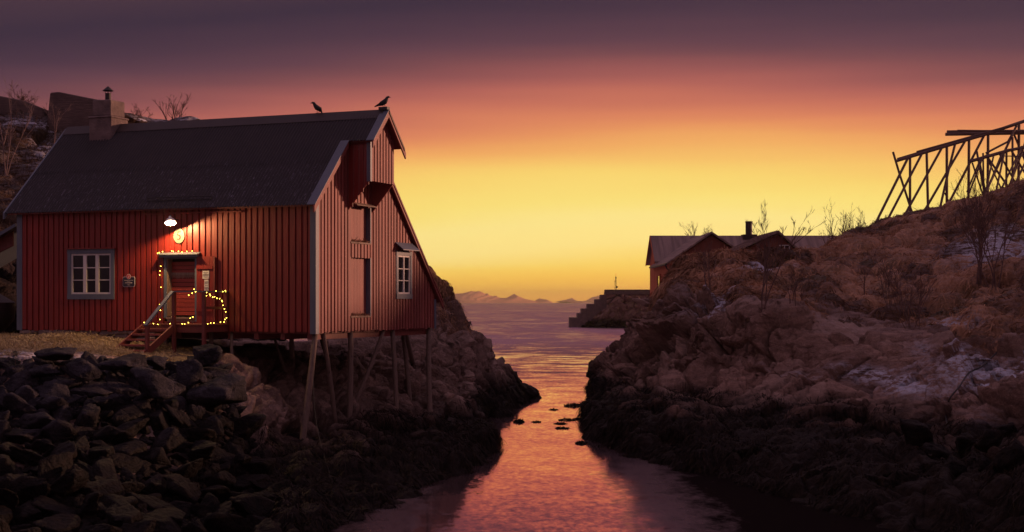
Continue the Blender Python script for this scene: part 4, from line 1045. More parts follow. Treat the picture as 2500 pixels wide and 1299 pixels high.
# ================================================================ CROWS on the ridge
def crow(loc, facing, lean, tail, label):
    """facing: +1 looks to the right"""
    s = facing
    P = [(-.30 * s, 0, .02 + tail), (-.17 * s, 0, .07 + tail * .5), (-.06 * s, 0, .12), (.05 * s, 0, .17 + lean * .3), (.11 * s, 0, .24 + lean * .6), (.145 * s, 0, .30 + lean), (.185 * s, 0, .31 + lean), (.225 * s, 0, .30 + lean), (.26 * s, 0, .285 + lean)]
    rad = [.012, .034, .078, .088, .062, .044, .036, .014, .004]
    if tail < -.05: P[0] = (-.14 * s, 0, -.02); P[1] = (-.10 * s, 0, .05)
    mb = MB(); mb.tube(P, rad, 12)
    # wings folded against the back
    for sy in (-1, 1):
        w = [Vector((.03 * s, sy * .07, .19 + lean * .3)), Vector((-.10 * s, sy * .075, .15)), Vector((P[0][0] * .93, sy * .02, P[0][2] + .025)), Vector((-.08 * s, sy * .075, .075))]
        mb.prism(w, (0, sy * .012, 0))
    # legs and feet
    for dx in (-.02, .035):
        yy = .03 if dx > 0 else -.03
        mb.tube([(dx * s, yy, .08), (dx * s + .005, yy, 0.0)], [.014, .007], 6)
        for k in (-1, 0, 1): mb.tube([(dx * s, yy, .004), (dx * s + .04 * s, yy + k * .018, .002)], .004, 4)
    o = mb.build('crow', M['crow'], None, smooth=True); o.location = loc; tag(o, label, 'bird', group='crows on the cabin ridge'); return o
pc = hit(777, 281, Y=2.9); c1 = crow(tuple(W((pc.x, 2.9, 7.12))), -1, .02, -.1, 'hunched crow facing left midway along the cabin ridge'); c1.scale = (1.0,) * 3; c1.rotation_euler = (0, 0, R(14))
c2 = crow(tuple(W((.86, 2.9, 7.19))), 1, .0, .02, 'sleek crow facing right on the very end of the cabin ridge'); c2.rotation_euler = (0, R(-6), 0); c2.scale = (1.0,) * 3

# ================================================================ shed and tank at the far left
sh = empty('lean_to_shed', U(-40, 800, 52)); tag(sh, 'dark open shed with a sloping board roof at the left edge behind the cabin', 'shed')
b = Vector(sh.location); mb = MB()
def LW(px, py, d): return Vector(U(px, py, d)) - b
mb.prism([LW(38, 545, 51), LW(38, 553, 51), LW(-160, 668, 51), LW(-160, 656, 51)], (0, 5, 0)); mb.build('roof', M['blue'], sh)
mb = MB(); mb.prism([LW(32, 560, 51.4), LW(32, 600, 51.4), LW(-150, 690, 51.4), LW(-150, 665, 51.4)], (0, .1, 0)); mb.build('wall', M['dark_red'], sh)
for px in (-20, -140): MB().beam(LW(px, 590, 51.2), LW(px, 815, 51.2), .14, .14).build('post', M['log'], sh)
tk = empty('storage_tank', U(-25, 815, 49.5)); tag(tk, 'dark rusty round tank at the left edge beside the cabin corner', 'tank')
mb = MB(); mb.lathe([(0, .05), (.5, .1), (.82, .5), (.86, .9), (.82, 1.05)], 28); mb.build('body', M['iron'], tk, smooth=True)
mb = MB(); mb.lathe([(.84, 1.04), (.84, 1.08), (.35, 1.38), (0, 1.42)], 28); mb.build('lid', M['tin2'], tk, smooth=False)

# ================================================================ concrete walls on the left hill
def block(name, label, polyf, depth, thick):
    base = Vector(U(*polyf[0], depth)); o = MB()
    o.prism([Vector(U(x, y, depth)) - base for x, y in polyf], (0, thick, 0))
    me = o.build(name, M['concrete'], None, bevel=.05); me.location = base; tag(me, label, 'wall', group='concrete walls on the hill'); return me
block('concrete_wall', 'low dark concrete wall with sloping top at the far left', [(110, 300), (104, 264), (60, 246), (-20, 230), (-260, 205), (-260, 330), (112, 330)], 75.5, 1.2)
block('concrete_wall', 'tall trapezoid concrete wall behind the cabin chimney', [(112, 322), (122, 226), (143, 224), (238, 243), (248, 243), (256, 325)], 75.2, 2.2)

# ================================================================ BARE TREES
def bare_tree(name, label, cat, base, H, seed, stems=1, spread=.35, r0=.035, mat='bark', depth=4, group=None, minr=.0055, bend=(0, 0), nb=3):
    rr = random.Random(seed); T = MB(); Cn = MB()
    def grow(p, d, L, r, lev):
        n = 4; pts = [p]; rad = [r]; q = p.copy(); dd = d.copy()
        for i in range(n):
            dd = (dd + Vector((rr.gauss(0, .13), rr.gauss(0, .13), rr.gauss(.04, .07)))).normalized()
            q = q + dd * L / n; pts.append(q.copy()); rad.append(max(minr * .8, r * (1 - .55 * (i + 1) / n)))
        (T if lev == 0 else Cn).tube(pts, rad, 6 if lev == 0 else 4, cap=False)
        if lev >= depth: return
        for k in range(nb + (2 if lev == 0 else rr.randint(-1, 1))):
            f = rr.uniform(.25 if lev else .3, 1.0); i = min(n - 1, int(f * n)); s_ = pts[i].lerp(pts[i + 1], f * n - i)
            ax = Vector((rr.gauss(0, 1), rr.gauss(0, 1), rr.gauss(0, .5))).normalized()
            nd = (dd + ax * rr.uniform(.35, .7) * (.8 + spread)).normalized(); nd.z = abs(nd.z) * .7 + nd.z * .3 + .12
            grow(s_, nd.normalized(), L * rr.uniform(.34, .56), max(minr, rad[i] * .62), lev + 1)
    for s_ in range(stems):
        a = rr.uniform(0, 6.28); p = Vector((math.cos(a), math.sin(a), 0)) * (rr.uniform(.02, .16) * min(stems, 4) * .5)
        d = Vector((math.cos(a) * spread * rr.uniform(.3, 1) + bend[0], math.sin(a) * spread * rr.uniform(.2, 1) + bend[1], 1)).normalized()
        grow(p - Vector((0, 0, .15)), d, H * rr.uniform(.5, .68), r0 * rr.uniform(.75, 1.1), 0)
    o = empty(name, tuple(base)); tag(o, label, cat, group)
    T.build('trunk', M[mat], o); Cn.build('crown', M[mat], o); return o
gl = 'leafless bushes on the left hill'; gr = 'leafless bushes on the right hill'; gs = 'leafless bushes on the skyline'
def onsheet(S, px, py, tol=9):
    P = S['P']; x = 1250 + P[:, 0] / P[:, 1] * F; y = 738 - (P[:, 2] - EYE) / P[:, 1] * F
    d = (x - px) ** 2 + (y - py) ** 2; m = np.where(d < max(d.min() * 1.5 + 1, tol ** 2))[0]
    i = m[np.argmin(P[m, 1])]; return Vector(P[i])
bare_tree('bare_bush', 'slender pale birch stems rising at the far left edge', 'bush', U(14, 420, 64), 4.6, 3, 3, .12, .035, 'bark_pale', 3, gl)
bare_tree('bare_bush', 'pale twiggy sapling in front of the gap between the concrete walls', 'bush', U(132, 345, 68), 2.6, 4, 2, .15, .02, 'bark_pale', 3, gl)
bare_tree('bare_bush', 'dense crooked dark bush between the two concrete walls', 'bush', U(70, 292, 77.8), 2.2, 5, 6, .75, .04, 'bark', 4, gl)
bare_tree('bare_bush', 'small fan of twigs just right of the chimney behind the ridge', 'bush', U(335, 312, 80), 1.8, 6, 5, .45, .03, 'bark', 3, gl)
bare_tree('bare_bush', 'taller leafless bush behind the left third of the cabin ridge', 'bush', U(428, 318, 80), 2.5, 17, 6, .35, .035, 'bark', 3, gl)
# right hill
def rt(px, py, label, H, seed, stems, spread, r0=.03, mat='bark', dep=3, g=gr, nm='bare_bush', cat='bush', **kw):
    bare_tree(nm, label, cat, onsheet(shR, px, py) - Vector((0, 0, .05)), H, seed, stems, spread, r0, mat, dep, g, **kw)
rt(1862, 742, 'slim bare tree rising in front of the boathouse chimney', 4.5, 21, 4, .04, .028, 'bark', 4, None, 'bare_tree', 'tree')
rt(1722, 700, 'thin twiggy bush in front of the nearest boathouse gable', 2.6, 22, 4, .3, .022)
rt(1935, 730, 'low twiggy bush just right of the slim bare tree', 1.8, 23, 5, .3, .018)
rt(2385, 690, 'tall many-stemmed birch on the slope below the drying racks', 5.2, 24, 6, .12, .034, 'bark', 4, None, 'bare_tree', 'tree')
rt(2425, 690, 'tall leaning birch clump at the right edge below the drying racks', 5.8, 29, 5, .16, .032, 'bark', 4, None, 'bare_tree', 'tree')
rt(2230, 790, 'dense reddish bush in the hollow in the middle of the right slope', 3.1, 25, 8, .35, .02)
rt(2110, 705, 'small stunted sapling on the slope left of the dense reddish bush', 1.9, 26, 1, .3, .03)
rt(2170, 740, 'faint twiggy bush just left of the dense reddish bush', 2.6, 27, 4, .3, .02)
rt(2345, 545, 'short twiggy bush under the foot of the front drying rack', 1.7, 28, 4, .6, .025)
for k, (px, H, sd) in enumerate(((2020, 1.6, 31), (2050, 2.9, 32), (2075, 2.2, 33), (2095, 2.6, 34), (2122, 3.0, 35), (1700, 2.2, 36), (1735, 1.6, 37))):
    lab = ['lowest bush of the skyline row, at its left end by the long roof', 'tall bush second from the left in the skyline row', 'shorter bush in the middle of the skyline row', 'wide bush fourth from the left in the skyline row', 'tallest bush of the skyline row, next to the drying rack', 'bush behind the boathouse roof left of its gable', 'low bush behind the boathouse gable peak'][k]
    bare_tree('bare_bush', lab, 'bush', Vector(U(px, 598 if k < 5 else 590, 93 if k < 5 else 119)), H, sd, 4, .5, .03, 'bark', 3, gs)

# ================================================================ FISH DRYING RACKS
def RZ(zx, zy, d): return Vector(U(2080 + zx / 3.61, 260 + zy / 3.61, d))
def rack(name, label, beams, poles, d0, foot):
    base = RZ(*foot, d0); o = empty(name, tuple(base)); tag(o, label, 'drying rack', 'fish drying racks on the hill')
    for nm, L in (('beam', beams), ('pole', poles)):
        for (a, b_, da, db, r, *mid) in L:
            pts = [RZ(*a, da)] + [RZ(*m, (da + db) / 2) for m in mid] + [RZ(*b_, db)]
            if nm == 'pole':    # run into the ground
                k = 0 if a[1] > b_[1] else -1; oth = pts[1] if k == 0 else pts[-2]; pts[k] = pts[k] + (pts[k] - oth).normalized() * .5
            MB().tube([p - base for p in pts], r, 7).build(nm, M['rack'], o)
A, B_, Cc = 90.0, 92.2, 91.0
b1 = [((395, 480), (1140, 258), Cc, Cc, .10), ((1130, 262), (1800, 35), Cc, Cc, .11), ((400, 463), (980, 290), B_, B_, .07), ((570, 400), (1500, 140), 90.4, 90.4, .06),
      ((825, 246), (1700, 232), 91.6, 91.6, .11), ((838, 222), (1700, 214), 92.0, 92.0, .09), ((930, 212), (1700, 222), 91.2, 91.2, .06)]
p1 = [((210, 1025), (490, 460), A, Cc, .085), ((362, 400), (540, 965), B_, B_, .075, (418, 590)), ((310, 1005), (625, 400), A, Cc, .08), ((512, 440), (512, 965), B_, B_, .085),
      ((455, 975), (795, 360), A, Cc, .08), ((658, 395), (672, 955), B_, B_, .085), ((615, 960), (1000, 300), A, Cc, .08), ((836, 335), (836, 950), B_, B_, .09),
      ((765, 945), (912, 320), A, Cc, .08, (850, 570)), ((820, 760), (892, 940), B_, B_, .06), ((805, 945), (1165, 255), A, Cc, .08), ((1032, 270), (1026, 930), B_, B_, .09), ((1200, 220), (1197, 760), B_, B_, .09),
      ((1210, 690), (1450, 170), A, Cc, .08), ((1472, 155), (1468, 690), B_, B_, .09), ((1430, 250), (1560, 560), B_, B_, .07), ((1395, 680), (1600, 120), A, Cc, .08), ((1640, 90), (1640, 640), B_, B_, .09), ((1560, 650), (1760, 60), A, Cc, .08)]
rack('drying_rack', 'long front rack of dark poles with a log bundle across its top', b1, p1, Cc, (700, 960))
E1, E2, E3 = 88.0, 90.0, 89.0
b2 = [((1040, 485), (1390, 385), E3, E3, .11), ((1380, 388), (1700, 325), E3, E3, .10), ((1180, 412), (1372, 312), E2, E2, .07), ((1372, 312), (1445, 180), E2, E2, .06), ((1340, 437), (1640, 441), E1, E1, .035)]
p2 = [((1100, 395), (1168, 760), E2, E2, .07), ((1060, 495), (1150, 765), E2, E2, .055), ((1035, 700), (1135, 455), E1, E3, .055), ((1040, 745), (1160, 430), E1, E3, .055), ((1155, 410), (1162, 760), E2, E2, .06), ((1120, 450), (1178, 750), E2, E2, .05),
      ((1185, 720), (1250, 425), E1, E3, .055), ((1180, 425), (1370, 700), E2, E2, .07), ((1210, 690), (1330, 400), E1, E3, .07), ((1290, 400), (1445, 680), E2, E2, .06), ((1362, 395), (1360, 700), E2, E2, .07), ((1280, 700), (1345, 395), E1, E3, .065), ((1190, 450), (1300, 690), E2, E2, .05),
      ((1415, 270), (1415, 670), E2, E2, .07), ((1400, 680), (1455, 460), E1, E3, .06), ((1400, 380), (1570, 660), E2, E2, .07), ((1330, 700), (1500, 350), E1, E3, .06), ((1440, 680), (1600, 340), E1, E3, .07), ((1490, 350), (1600, 620), E2, E2, .06), ((1560, 320), (1560, 660), E2, E2, .07)]
rack('drying_rack', 'lower rack of tangled crossing poles nearer the right edge', b2, p2, E3, (1300, 700))

# ================================================================ BOATHOUSES behind the right mound
def gable_house(name, label, parts): pass
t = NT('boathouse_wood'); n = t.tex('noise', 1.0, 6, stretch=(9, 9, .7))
c = t.mix(t.ramp(n, [(.3, 0.), (.7, 1.)]), (.34, .095, .05), (.50, .17, .09)); M['bh'] = t.out(c, .85, t.bump(n, .5, .05), Specular_IOR_Level=.12)  # lit copy of the wood, the warm glow is put into its colour
t = NT('boathouse_front_wood'); n = t.tex('noise', 1.0, 6, stretch=(9, 9, .7)); M['bh2'] = t.out(t.mix(n, (.15, .05, .035), (.24, .085, .06)), .85, t.bump(n, .5, .05), Specular_IOR_Level=.12)  # shaded copy of the same wood for the fronts, shade is in the colour
t = NT('boathouse_roof'); n = t.tex('noise', 1.2, 4); n2 = t.tex('noise', 1.0, 5, stretch=(4, .2, .2))
M['bhroof'] = t.out(t.mix(t.ramp(n2, [(.4, 0.), (.6, 1.)]), (.15, .095, .08), (.25, .165, .135)), .6, t.bump(n, .3, .05))
BH = empty('boathouse', (11.3, 112, 4)); tag(BH, 'long red boathouse with a gabled wing and round chimney behind the mound', 'boathouse')
o_ = Vector((11.3, 112, 4)); q_ = lambda *p: tuple(Vector(p) - o_)
def poly(mb, pts, off): return mb.prism([q_(*p) for p in pts], off)
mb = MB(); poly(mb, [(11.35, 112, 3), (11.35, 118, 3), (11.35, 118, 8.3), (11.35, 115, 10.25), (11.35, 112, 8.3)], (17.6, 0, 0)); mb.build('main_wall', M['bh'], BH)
mb = MB(); poly(mb, [(11.1, 115, 10.55), (11.1, 111.5, 8.38), (11.1, 111.5, 8.24), (11.1, 115, 10.4)], (18.1, 0, 0)); poly(mb, [(11.1, 115.001, 10.55), (11.1, 118.5, 8.38), (11.1, 118.5, 8.24), (11.1, 115.001, 10.4)], (18.1, 0, 0)); mr = mb.build('main_roof', M['bhroof'], BH)
mb = MB(); poly(mb, [(11.04, 115, 10.56), (11.04, 111.45, 8.36), (11.04, 111.45, 8.16), (11.04, 115, 10.34)], (.05, 0, 0)); poly(mb, [(11.04, 115.001, 10.56), (11.04, 118.55, 8.36), (11.04, 118.55, 8.16), (11.04, 115.001, 10.34)], (.05, 0, 0)); mb.build('barge_board', M['bh'], mr)
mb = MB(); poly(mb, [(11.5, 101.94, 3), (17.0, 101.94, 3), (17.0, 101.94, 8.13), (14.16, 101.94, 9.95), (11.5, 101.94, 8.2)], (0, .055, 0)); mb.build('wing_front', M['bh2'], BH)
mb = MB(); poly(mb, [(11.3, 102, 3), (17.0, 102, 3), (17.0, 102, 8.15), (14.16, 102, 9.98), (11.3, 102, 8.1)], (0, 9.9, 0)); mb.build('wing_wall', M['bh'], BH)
mb = MB(); poly(mb, [(14.16, 101.6, 10.22), (10.98, 101.6, 8.02), (10.98, 101.6, 7.90), (14.16, 101.6, 10.08)], (0, 13.3, 0)); poly(mb, [(14.161, 101.6, 10.22), (17.35, 101.6, 8.10), (17.35, 101.6, 7.97), (14.161, 101.6, 10.08)], (0, 13.3, 0)); wr = mb.build('wing_roof', M['bhroof'], BH)
mb = MB(); mb.tube([q_(10.93, 101.6, 7.9), q_(10.93, 111.9, 7.9)], .07, 8); mb.tube([q_(10.95, 102.3, 7.88), q_(11.05, 102.3, 7.6), q_(11.22, 102.3, 7.45), q_(11.22, 102.3, 4)], .05, 8); mb.build('gutter', M['iron'], wr)
mb = MB(); mb.box(*q_(11.24, 109.0, 4.2), *q_(11.30, 110.6, 7.2)); mb.build('window', M['glass'], BH); mb = MB(); mb.box(*q_(11.20, 108.8, 4.1), *q_(11.29, 108.99, 7.35)); mb.box(*q_(11.20, 110.61, 4.1), *q_(11.29, 110.8, 7.35)); mb.box(*q_(11.20, 108.99, 7.21), *q_(11.29, 110.6, 7.35)); mb.build('window_frame', M['bh'], BH)
mb = MB(); mb.lathe([(.27, 9.9 - 4), (.27, 11.62 - 4), (.31, 11.62 - 4), (.31, 11.68 - 4), (.2, 11.70 - 4), (0, 11.70 - 4)], 18, Matrix.Translation((19.0 - 11.3, 115 - 112, 0))); mb.box(7.15, 2.4, 6.2, 8.25, 3.6, 6.62); mb.build('chimney', M['iron'], BH)
B3 = empty('side_boathouse', (17.6, 95, 4)); tag(B3, 'smaller boathouse with seamed catslide roof and a small white window near its peak', 'boathouse')
o_ = Vector((17.6, 95, 4))
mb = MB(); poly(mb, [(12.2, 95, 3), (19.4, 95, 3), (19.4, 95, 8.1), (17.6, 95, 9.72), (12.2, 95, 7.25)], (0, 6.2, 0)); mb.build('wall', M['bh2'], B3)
mb = MB(); poly(mb, [(17.6, 94.6, 9.95), (11.8, 94.6, 7.28), (11.8, 94.6, 7.16), (17.6, 94.6, 9.82)], (0, 7, 0)); poly(mb, [(17.601, 94.6, 9.95), (19.85, 94.6, 7.9), (19.85, 94.6, 7.77), (17.601, 94.6, 9.80)], (0, 7, 0)); r3 = mb.build('roof', M['bhroof'], B3)
mb = MB()
for k in range(10): yy = 94.8 + k * .72; poly(mb, [(17.5, yy, 9.96), (11.85, yy, 7.36), (11.85, yy, 7.31), (17.5, yy, 9.91)], (0, .06, 0))
mb.build('seams', M['bhroof'], r3)
mb = MB(); mb.box(*q_(17.75, 94.93, 8.35), *q_(18.35, 94.97, 8.95)); wn_ = mb.build('window', M['glass'], B3)
mb = MB()
for a in ((17.70, 8.30, 17.76, 9.0), (18.34, 8.30, 18.40, 9.0), (17.76, 8.30, 18.34, 8.36), (17.76, 8.94, 18.34, 9.0), (18.03, 8.36, 18.07, 8.94)): mb.box(*q_(a[0], 94.89, a[1]), *q_(a[2], 94.95, a[3]))
mb.build('frame', M['white'], wn_)

# ================================================================ BREAKWATER
def ZB(zx, zy, d): return U(1050 + zx / 3.608, 640 + zy / 3.608, d)
BW = empty('breakwater', Z(1500, 305, 0)); tag(BW, 'stepped stone and concrete breakwater jutting into the open sea', 'breakwater'); bb = Vector(BW.location)
steps = [(1230, 488), (1300, 450), (1335, 408), (1388, 368), (1457, 326), (1506, 286)]
for k, (zx, zy) in enumerate(steps):
    nx = steps[k + 1][0] if k < 5 else 1552
    mb = MB(); a, b_ = Vector(ZB(zx, zy, 300)), Vector(ZB(nx + 4, 600, 300)); mb.box(a.x - bb.x, 300 - 305 + .05 * k, -1, b_.x - bb.x + (30 if k < 5 else 0) * 0, 306 - 305, a.z); mb.build('step', M['concrete'], BW, bevel=.1)
a, b_ = Vector(ZB(1552, 272, 300)), Vector(ZB(2500, 600, 300))
mb = MB(); mb.box(a.x - bb.x, -4.6, -1, b_.x - bb.x, 1, a.z); mb.build('wall', M['breakwater'], BW)
a = Vector(ZB(1550, 240, 300)); mb = MB(); mb.box(a.x - bb.x, -1.0, Vector(ZB(0, 272, 300)).z + .01, b_.x - bb.x, 1, a.z); mb.build('parapet', M['concrete'], BW)
a = Vector(ZB(1550, 268, 300)); mb = MB(); mb.box(a.x - bb.x - .2, -5.0, a.z - .4, b_.x - bb.x, -1.01, a.z + .05); mb.build('coping', M['concrete'], BW)
# sloping armour stones along the foot
gx = np.linspace(Vector(ZB(1300, 0, 298)).x, b_.x, 260); gy = np.linspace(0, 1, 60)
Pn = np.array([(x, 295.2 - 4.5 * (1 - v_) + 0.0, -.8 + 7.2 * v_ * min(1, max(.0, (x - gx[0]) / 9) ** .8)) for v_ in gy for x in gx])
Dn = blocks(Pn, 1.8, 701, .3, .3, .25, .1) + blocks(Pn, .8, 702, .3, .3, .2, .1); Pn[:, 1] -= Dn * .8; Pn[:, 2] += Dn * .5
me = np_mesh('armour_stones', Pn - np.array(bb), grid_faces(60, 260), True, dict(grass=np.zeros(len(Pn)), frost=np.zeros(len(Pn)))); link('armour_stones', me, M['rock_hill'], BW)
ms = empty('beacon_mast', ZB(1637, 268, 298)); tag(ms, 'thin beacon mast with antenna standing on the breakwater', 'mast')
mb = MB(); mb.tube([(0, 0, 0), (0, 0, 3.1)], .09, 8); mb.tube([(0, 0, 3.1), (0, 0, 4.0)], .03, 6); mb.tube([(-.32, 0, 0), (-.32, 0, 2.2)], .03, 5); mb.build('pole', M['iron'], ms)
mb = MB(); mb.box(.05, -.1, .95, .35, .1, 1.35); mb.build('box', M['iron'], ms); mb = MB(); mb.box(-.35, -.05, 2.3, .1, .05, 2.45); mb.lathe([(.14, 2.95), (.14, 3.25), (0, 3.3)], 10); mb.build('lantern', M['iron'], ms)
# ================================================================ BOULDERS of the rubble slope
def rock_mesh(name, seed, flat=.75, planes=13, sub=4, sharp=48):
    import bmesh
    bm = bmesh.new(); bmesh.ops.create_icosphere(bm, subdivisions=sub, radius=1.0)
    V = np.array([v_.co[:] for v_ in bm.verts]); Fc = np.array([[q.index for q in f.verts] for f in bm.faces]); bm.free()
    rr = np.random.RandomState(seed); Nn = rr.normal(0, 1, (planes, 3)); Nn /= np.linalg.norm(Nn, axis=1, keepdims=True)
    Dd = rr.uniform(.62, 1.0, planes); cosv = np.maximum(V @ Nn.T, .02) / Dd
    r = (np.sum(cosv ** sharp, axis=1)) ** (-1.0 / sharp)
    P = V * np.minimum(r, 1.5)[:, None] * np.array((1.0, rr.uniform(.65, .9), flat))
    P = P + V * (fbm(P * 1.6 + seed * 7, 4, seed)[:, None] * .06 + fbm(P * 6 + seed, 3, seed + 3)[:, None] * .022)
    P = P + V * (blocks(P, .55, seed + 40, tilt=.10, lift=.05, crack=.05, cw=.08) * .8)[:, None]
    P = P / np.abs(P).max(0)
    P[:, 2] *= .9
    return np_mesh(name, P, Fc, True)
RM = [rock_mesh('boulder', 500 + k, [.55, .7, .8, .45, .65][k % 5], 9 + k % 6) for k in range(14)]
for me in RM: me.materials.append(M['boulder'])
G1 = 'boulders of the rubble slope below the cabin'
def put_rock(loc, s, rot, label, k, grp=G1, nm='boulder'):
    o = bpy.data.objects.new(nm, RM[k]); o.location = loc; o.scale = s; o.rotation_euler = rot
    COL.objects.link(o); tag(o, label, 'boulder', grp); return o
placed = []
heroes = [(152, 884, 128, 40, (0, -.22, .1), 3, 'flat wedge-shaped slab lying tilted at the top of the rubble'), (205, 932, 86, 66, (.2, .1, .5), 1, 'rounded grey boulder just below the tip of the flat slab'),
          (300, 914, 116, 52, (.05, .05, .2), 2, 'broad boulder in front of the foot of the stairs'), (497, 900, 92, 78, (.1, -.05, .6), 6, 'pale-topped boulder lit beside the landing post'),
          (455, 955, 72, 84, (.3, .2, 1.2), 7, 'upright grey boulder under the pale-topped one'), (390, 985, 150, 88, (.15, .35, .3), 12, 'largest dark boulder leaning in the middle of the upper rubble'),
          (386, 906, 72, 38, (0, .1, .8), 4, 'small square boulder between the stairs and the pale-topped boulder'), (105, 924, 100, 40, (.1, .1, .1), 8, 'long low boulder under the flat slab'),
          (530, 1010, 150, 100, (.1, .1, .4), 2, 'big smooth hump of rock right of the largest dark boulder')]
for (cx_, cyb, w, h, rot, k, lab) in heroes:
    p = onsheet(shL, cx_, min(cyb, 1010), 7); d_ = p.y - .4; sx = w / F * d_ / 2; sz = h / F * d_ / 2
    c = Vector(U(cx_, cyb - h * .5, d_)); put_rock(c, (sx, sx * .85, sz * 1.05), tuple(q * .5 for q in rot), lab, k); placed.append((c, max(sx, sz)))
P = shL['P']; pxs = 1250 + P[:, 0] / P[:, 1] * F; pys = 738 - (P[:, 2] - EYE) / P[:, 1] * F
cand = np.where((pxs > -140) & (pxs < 660) & (pys > 888) & (pys < 1330) & (P[:, 2] > .0) & (shL['row'] < 4.6) & (pxs < 520 + (pys - 880) * .5))[0]
rr = random.Random(77); cl = list(cand); rr.shuffle(cl)
sizes = sorted([min(.46, .092 * (1 - rr.random()) ** -.62) for _ in range(6000)], reverse=True)
small = []; stones = []; nb = 0; kinds = ['dark angular boulder wedged in the rubble slope', 'small broken stone wedged in the rubble slope']
pp = [(np.array(c[:]), s) for c, s in placed]; ci = 0
PA = np.zeros((7500, 3)); RA = np.zeros(7500); n_ = 0
for c, s in placed: PA[n_] = c[:]; RA[n_] = s * .8; n_ += 1
for s in sizes:
    for _try in range(5):
        i = cl[ci % len(cl)]; ci += 1; p = P[i]
        if pys[i] < 915 and s > .26: continue
        if np.all(np.linalg.norm(PA[:n_] - p, axis=1) > (RA[:n_] + s) * .74): break
    else: continue
    PA[n_] = p; RA[n_] = s; n_ += 1
    rot = (rr.gauss(0, .42), rr.gauss(0, .42), rr.uniform(0, 6.28)); sc = (s * rr.uniform(1.1, 1.6), s * rr.uniform(.9, 1.2), s * rr.uniform(.5, .95)); loc = Vector(p) + Vector((0, 0, s * .22)); k = rr.randrange(14)
    if nb < 262: stones.append((put_rock(loc, sc, rot, 'boulder', k), s, pxs[i], pys[i], sc)); nb += 1
    else: small.append((loc, sc, rot, k))
ORD = 'first second third fourth fifth sixth seventh eighth ninth tenth eleventh twelfth thirteenth fourteenth fifteenth sixteenth seventeenth eighteenth nineteenth twentieth'.split()
def nth(k): return ORD[k] if k < 20 else ('twenty-' + ORD[k - 20] if k < 29 else 'thirtieth' if k == 29 else 'thirty-' + ORD[k - 30])
stones.sort(key=lambda q: q[3]); nt = 14; per = -(-len(stones) // nt)
for tr in range(nt):
    for j_, (o, s, x_, y_, sc) in enumerate(sorted(stones[tr * per:(tr + 1) * per], key=lambda q: q[2])):
        shape = 'flat' if sc[2] < .62 * sc[0] * .8 else 'long' if sc[0] > 1.35 * sc[1] else 'blocky'; size = 'big' if s > .38 else 'mid-sized' if s > .27 else 'smaller'
        o['label'] = f"{size} {shape} stone, {nth(j_)} from the left in the {nth(tr)} tier of the rubble"
from mathutils import Euler
lowr = [rock_mesh('pebble', 800 + k, .7, 9, 2) for k in range(5)]
arr = [np.array([v_.co[:] for v_ in m_.vertices]) for m_ in lowr]; farr = [np.array([list(f.vertices) for f in m_.polygons]) for m_ in lowr]
VV, FF, o_n = [], [], 0
for loc, sc, rot, k in small + [(Vector(P[cl[(ci + 13 * q) % len(cl)]]) + Vector((0, 0, .02)), (s_, s_ * .8, s_ * .7), (rr.random() * 3, rr.random() * 3, rr.random() * 6), q) for q, s_ in enumerate([rr.uniform(.05, .15) for _ in range(1500)])]:
    k = k % 5; Mx3 = np.array((Euler(rot).to_matrix() @ Matrix.Diagonal(sc)))
    VV.append(arr[k] @ Mx3.T + np.array(loc[:])); FF.append(farr[k] + o_n); o_n += len(arr[k])
me = np_mesh('rubble', np.concatenate(VV), np.concatenate(FF), False); tag(link('rubble', me, M['boulder']), 'small broken stones filling the gaps between the boulders', 'rubble', kind='stuff')
# a few loose stones at the lower right shore
for q, (cx_, cyb, w) in enumerate(((2290, 1110, 60), (2350, 1100, 70), (2410, 1090, 80), (2470, 1120, 90), (2330, 1150, 70), (2400, 1140, 50), (2240, 1075, 90), (2460, 1060, 60))):
    p = onsheet(shR, cx_, cyb, 6); s_ = w / F * p.y / 2; put_rock(p + Vector((0, 0, s_ * .3)), (s_ * 1.3, s_, s_), (.3 * q, .2 * q, q), ['dark boulder at the left end of the lower right shore group', 'boulder between the left end and the crack on the lower right shore', 'flat-sided boulder near the middle of the lower right shore', 'large boulder at the right edge of the lower right shore', 'lowest left stone of the lower right shore group', 'small stone low in the middle of the lower right shore', 'broad boulder highest and leftmost on the lower right shore', 'upper right boulder just above the large edge one'][q], q + 3, 'boulders on the lower right shore')

# ================================================================ GRASS, STRAW, SEAWEED (uncountable)
def scatter(S, mask, n, seed):
    rr = np.random.RandomState(seed); w = mask.astype(float).copy(); P_ = S['P']
    w *= (P_[:, 1] / 60.0) ** 0.0; w /= w.sum(); i = rr.choice(len(w), n, p=w)
    return P_[i] + rr.normal(0, .05, (n, 3)), S['N'][i], rr, i
def lawn(name, label, S, mask, n, seed, L, w, mat, down=.8, up=.6, cat='grass', clump=.9, droop=.8):
    B, Nn, rr, i = scatter(S, mask, n, seed)
    dn = np.stack([Nn[:, 0], Nn[:, 1], -np.sqrt(Nn[:, 0] ** 2 + Nn[:, 1] ** 2)], 1)
    cd = np.stack([vnoise(B / .7, seed + k) for k in range(3)], 1)
    D = Nn * up + dn * down + cd * clump + rr.normal(0, .28, B.shape)
    tn = None if S is not shR or mat is not M['grass'] else np.clip((S['at']['tuft'][i] - .25) * 2, 0, 1)
    o = blades(name, B, D, L * rr.uniform(.5, 1.25, n), w, mat, rr, droop, tn); tag(o, label, cat, kind='stuff')
def persp(S): Pq = S['P']; return 1250 + Pq[:, 0] / Pq[:, 1] * F, 738 - (Pq[:, 2] - EYE) / Pq[:, 1] * F
xR, yR = persp(shR); area = np.ones(len(xR))
mR = (shR['at']['grass'] > .5) * (xR > 1560) * (xR < 2620) * (shR['row'] > 4.6) * (shR['row'] < 8.7) * (shR['at']['frost'] < .5)
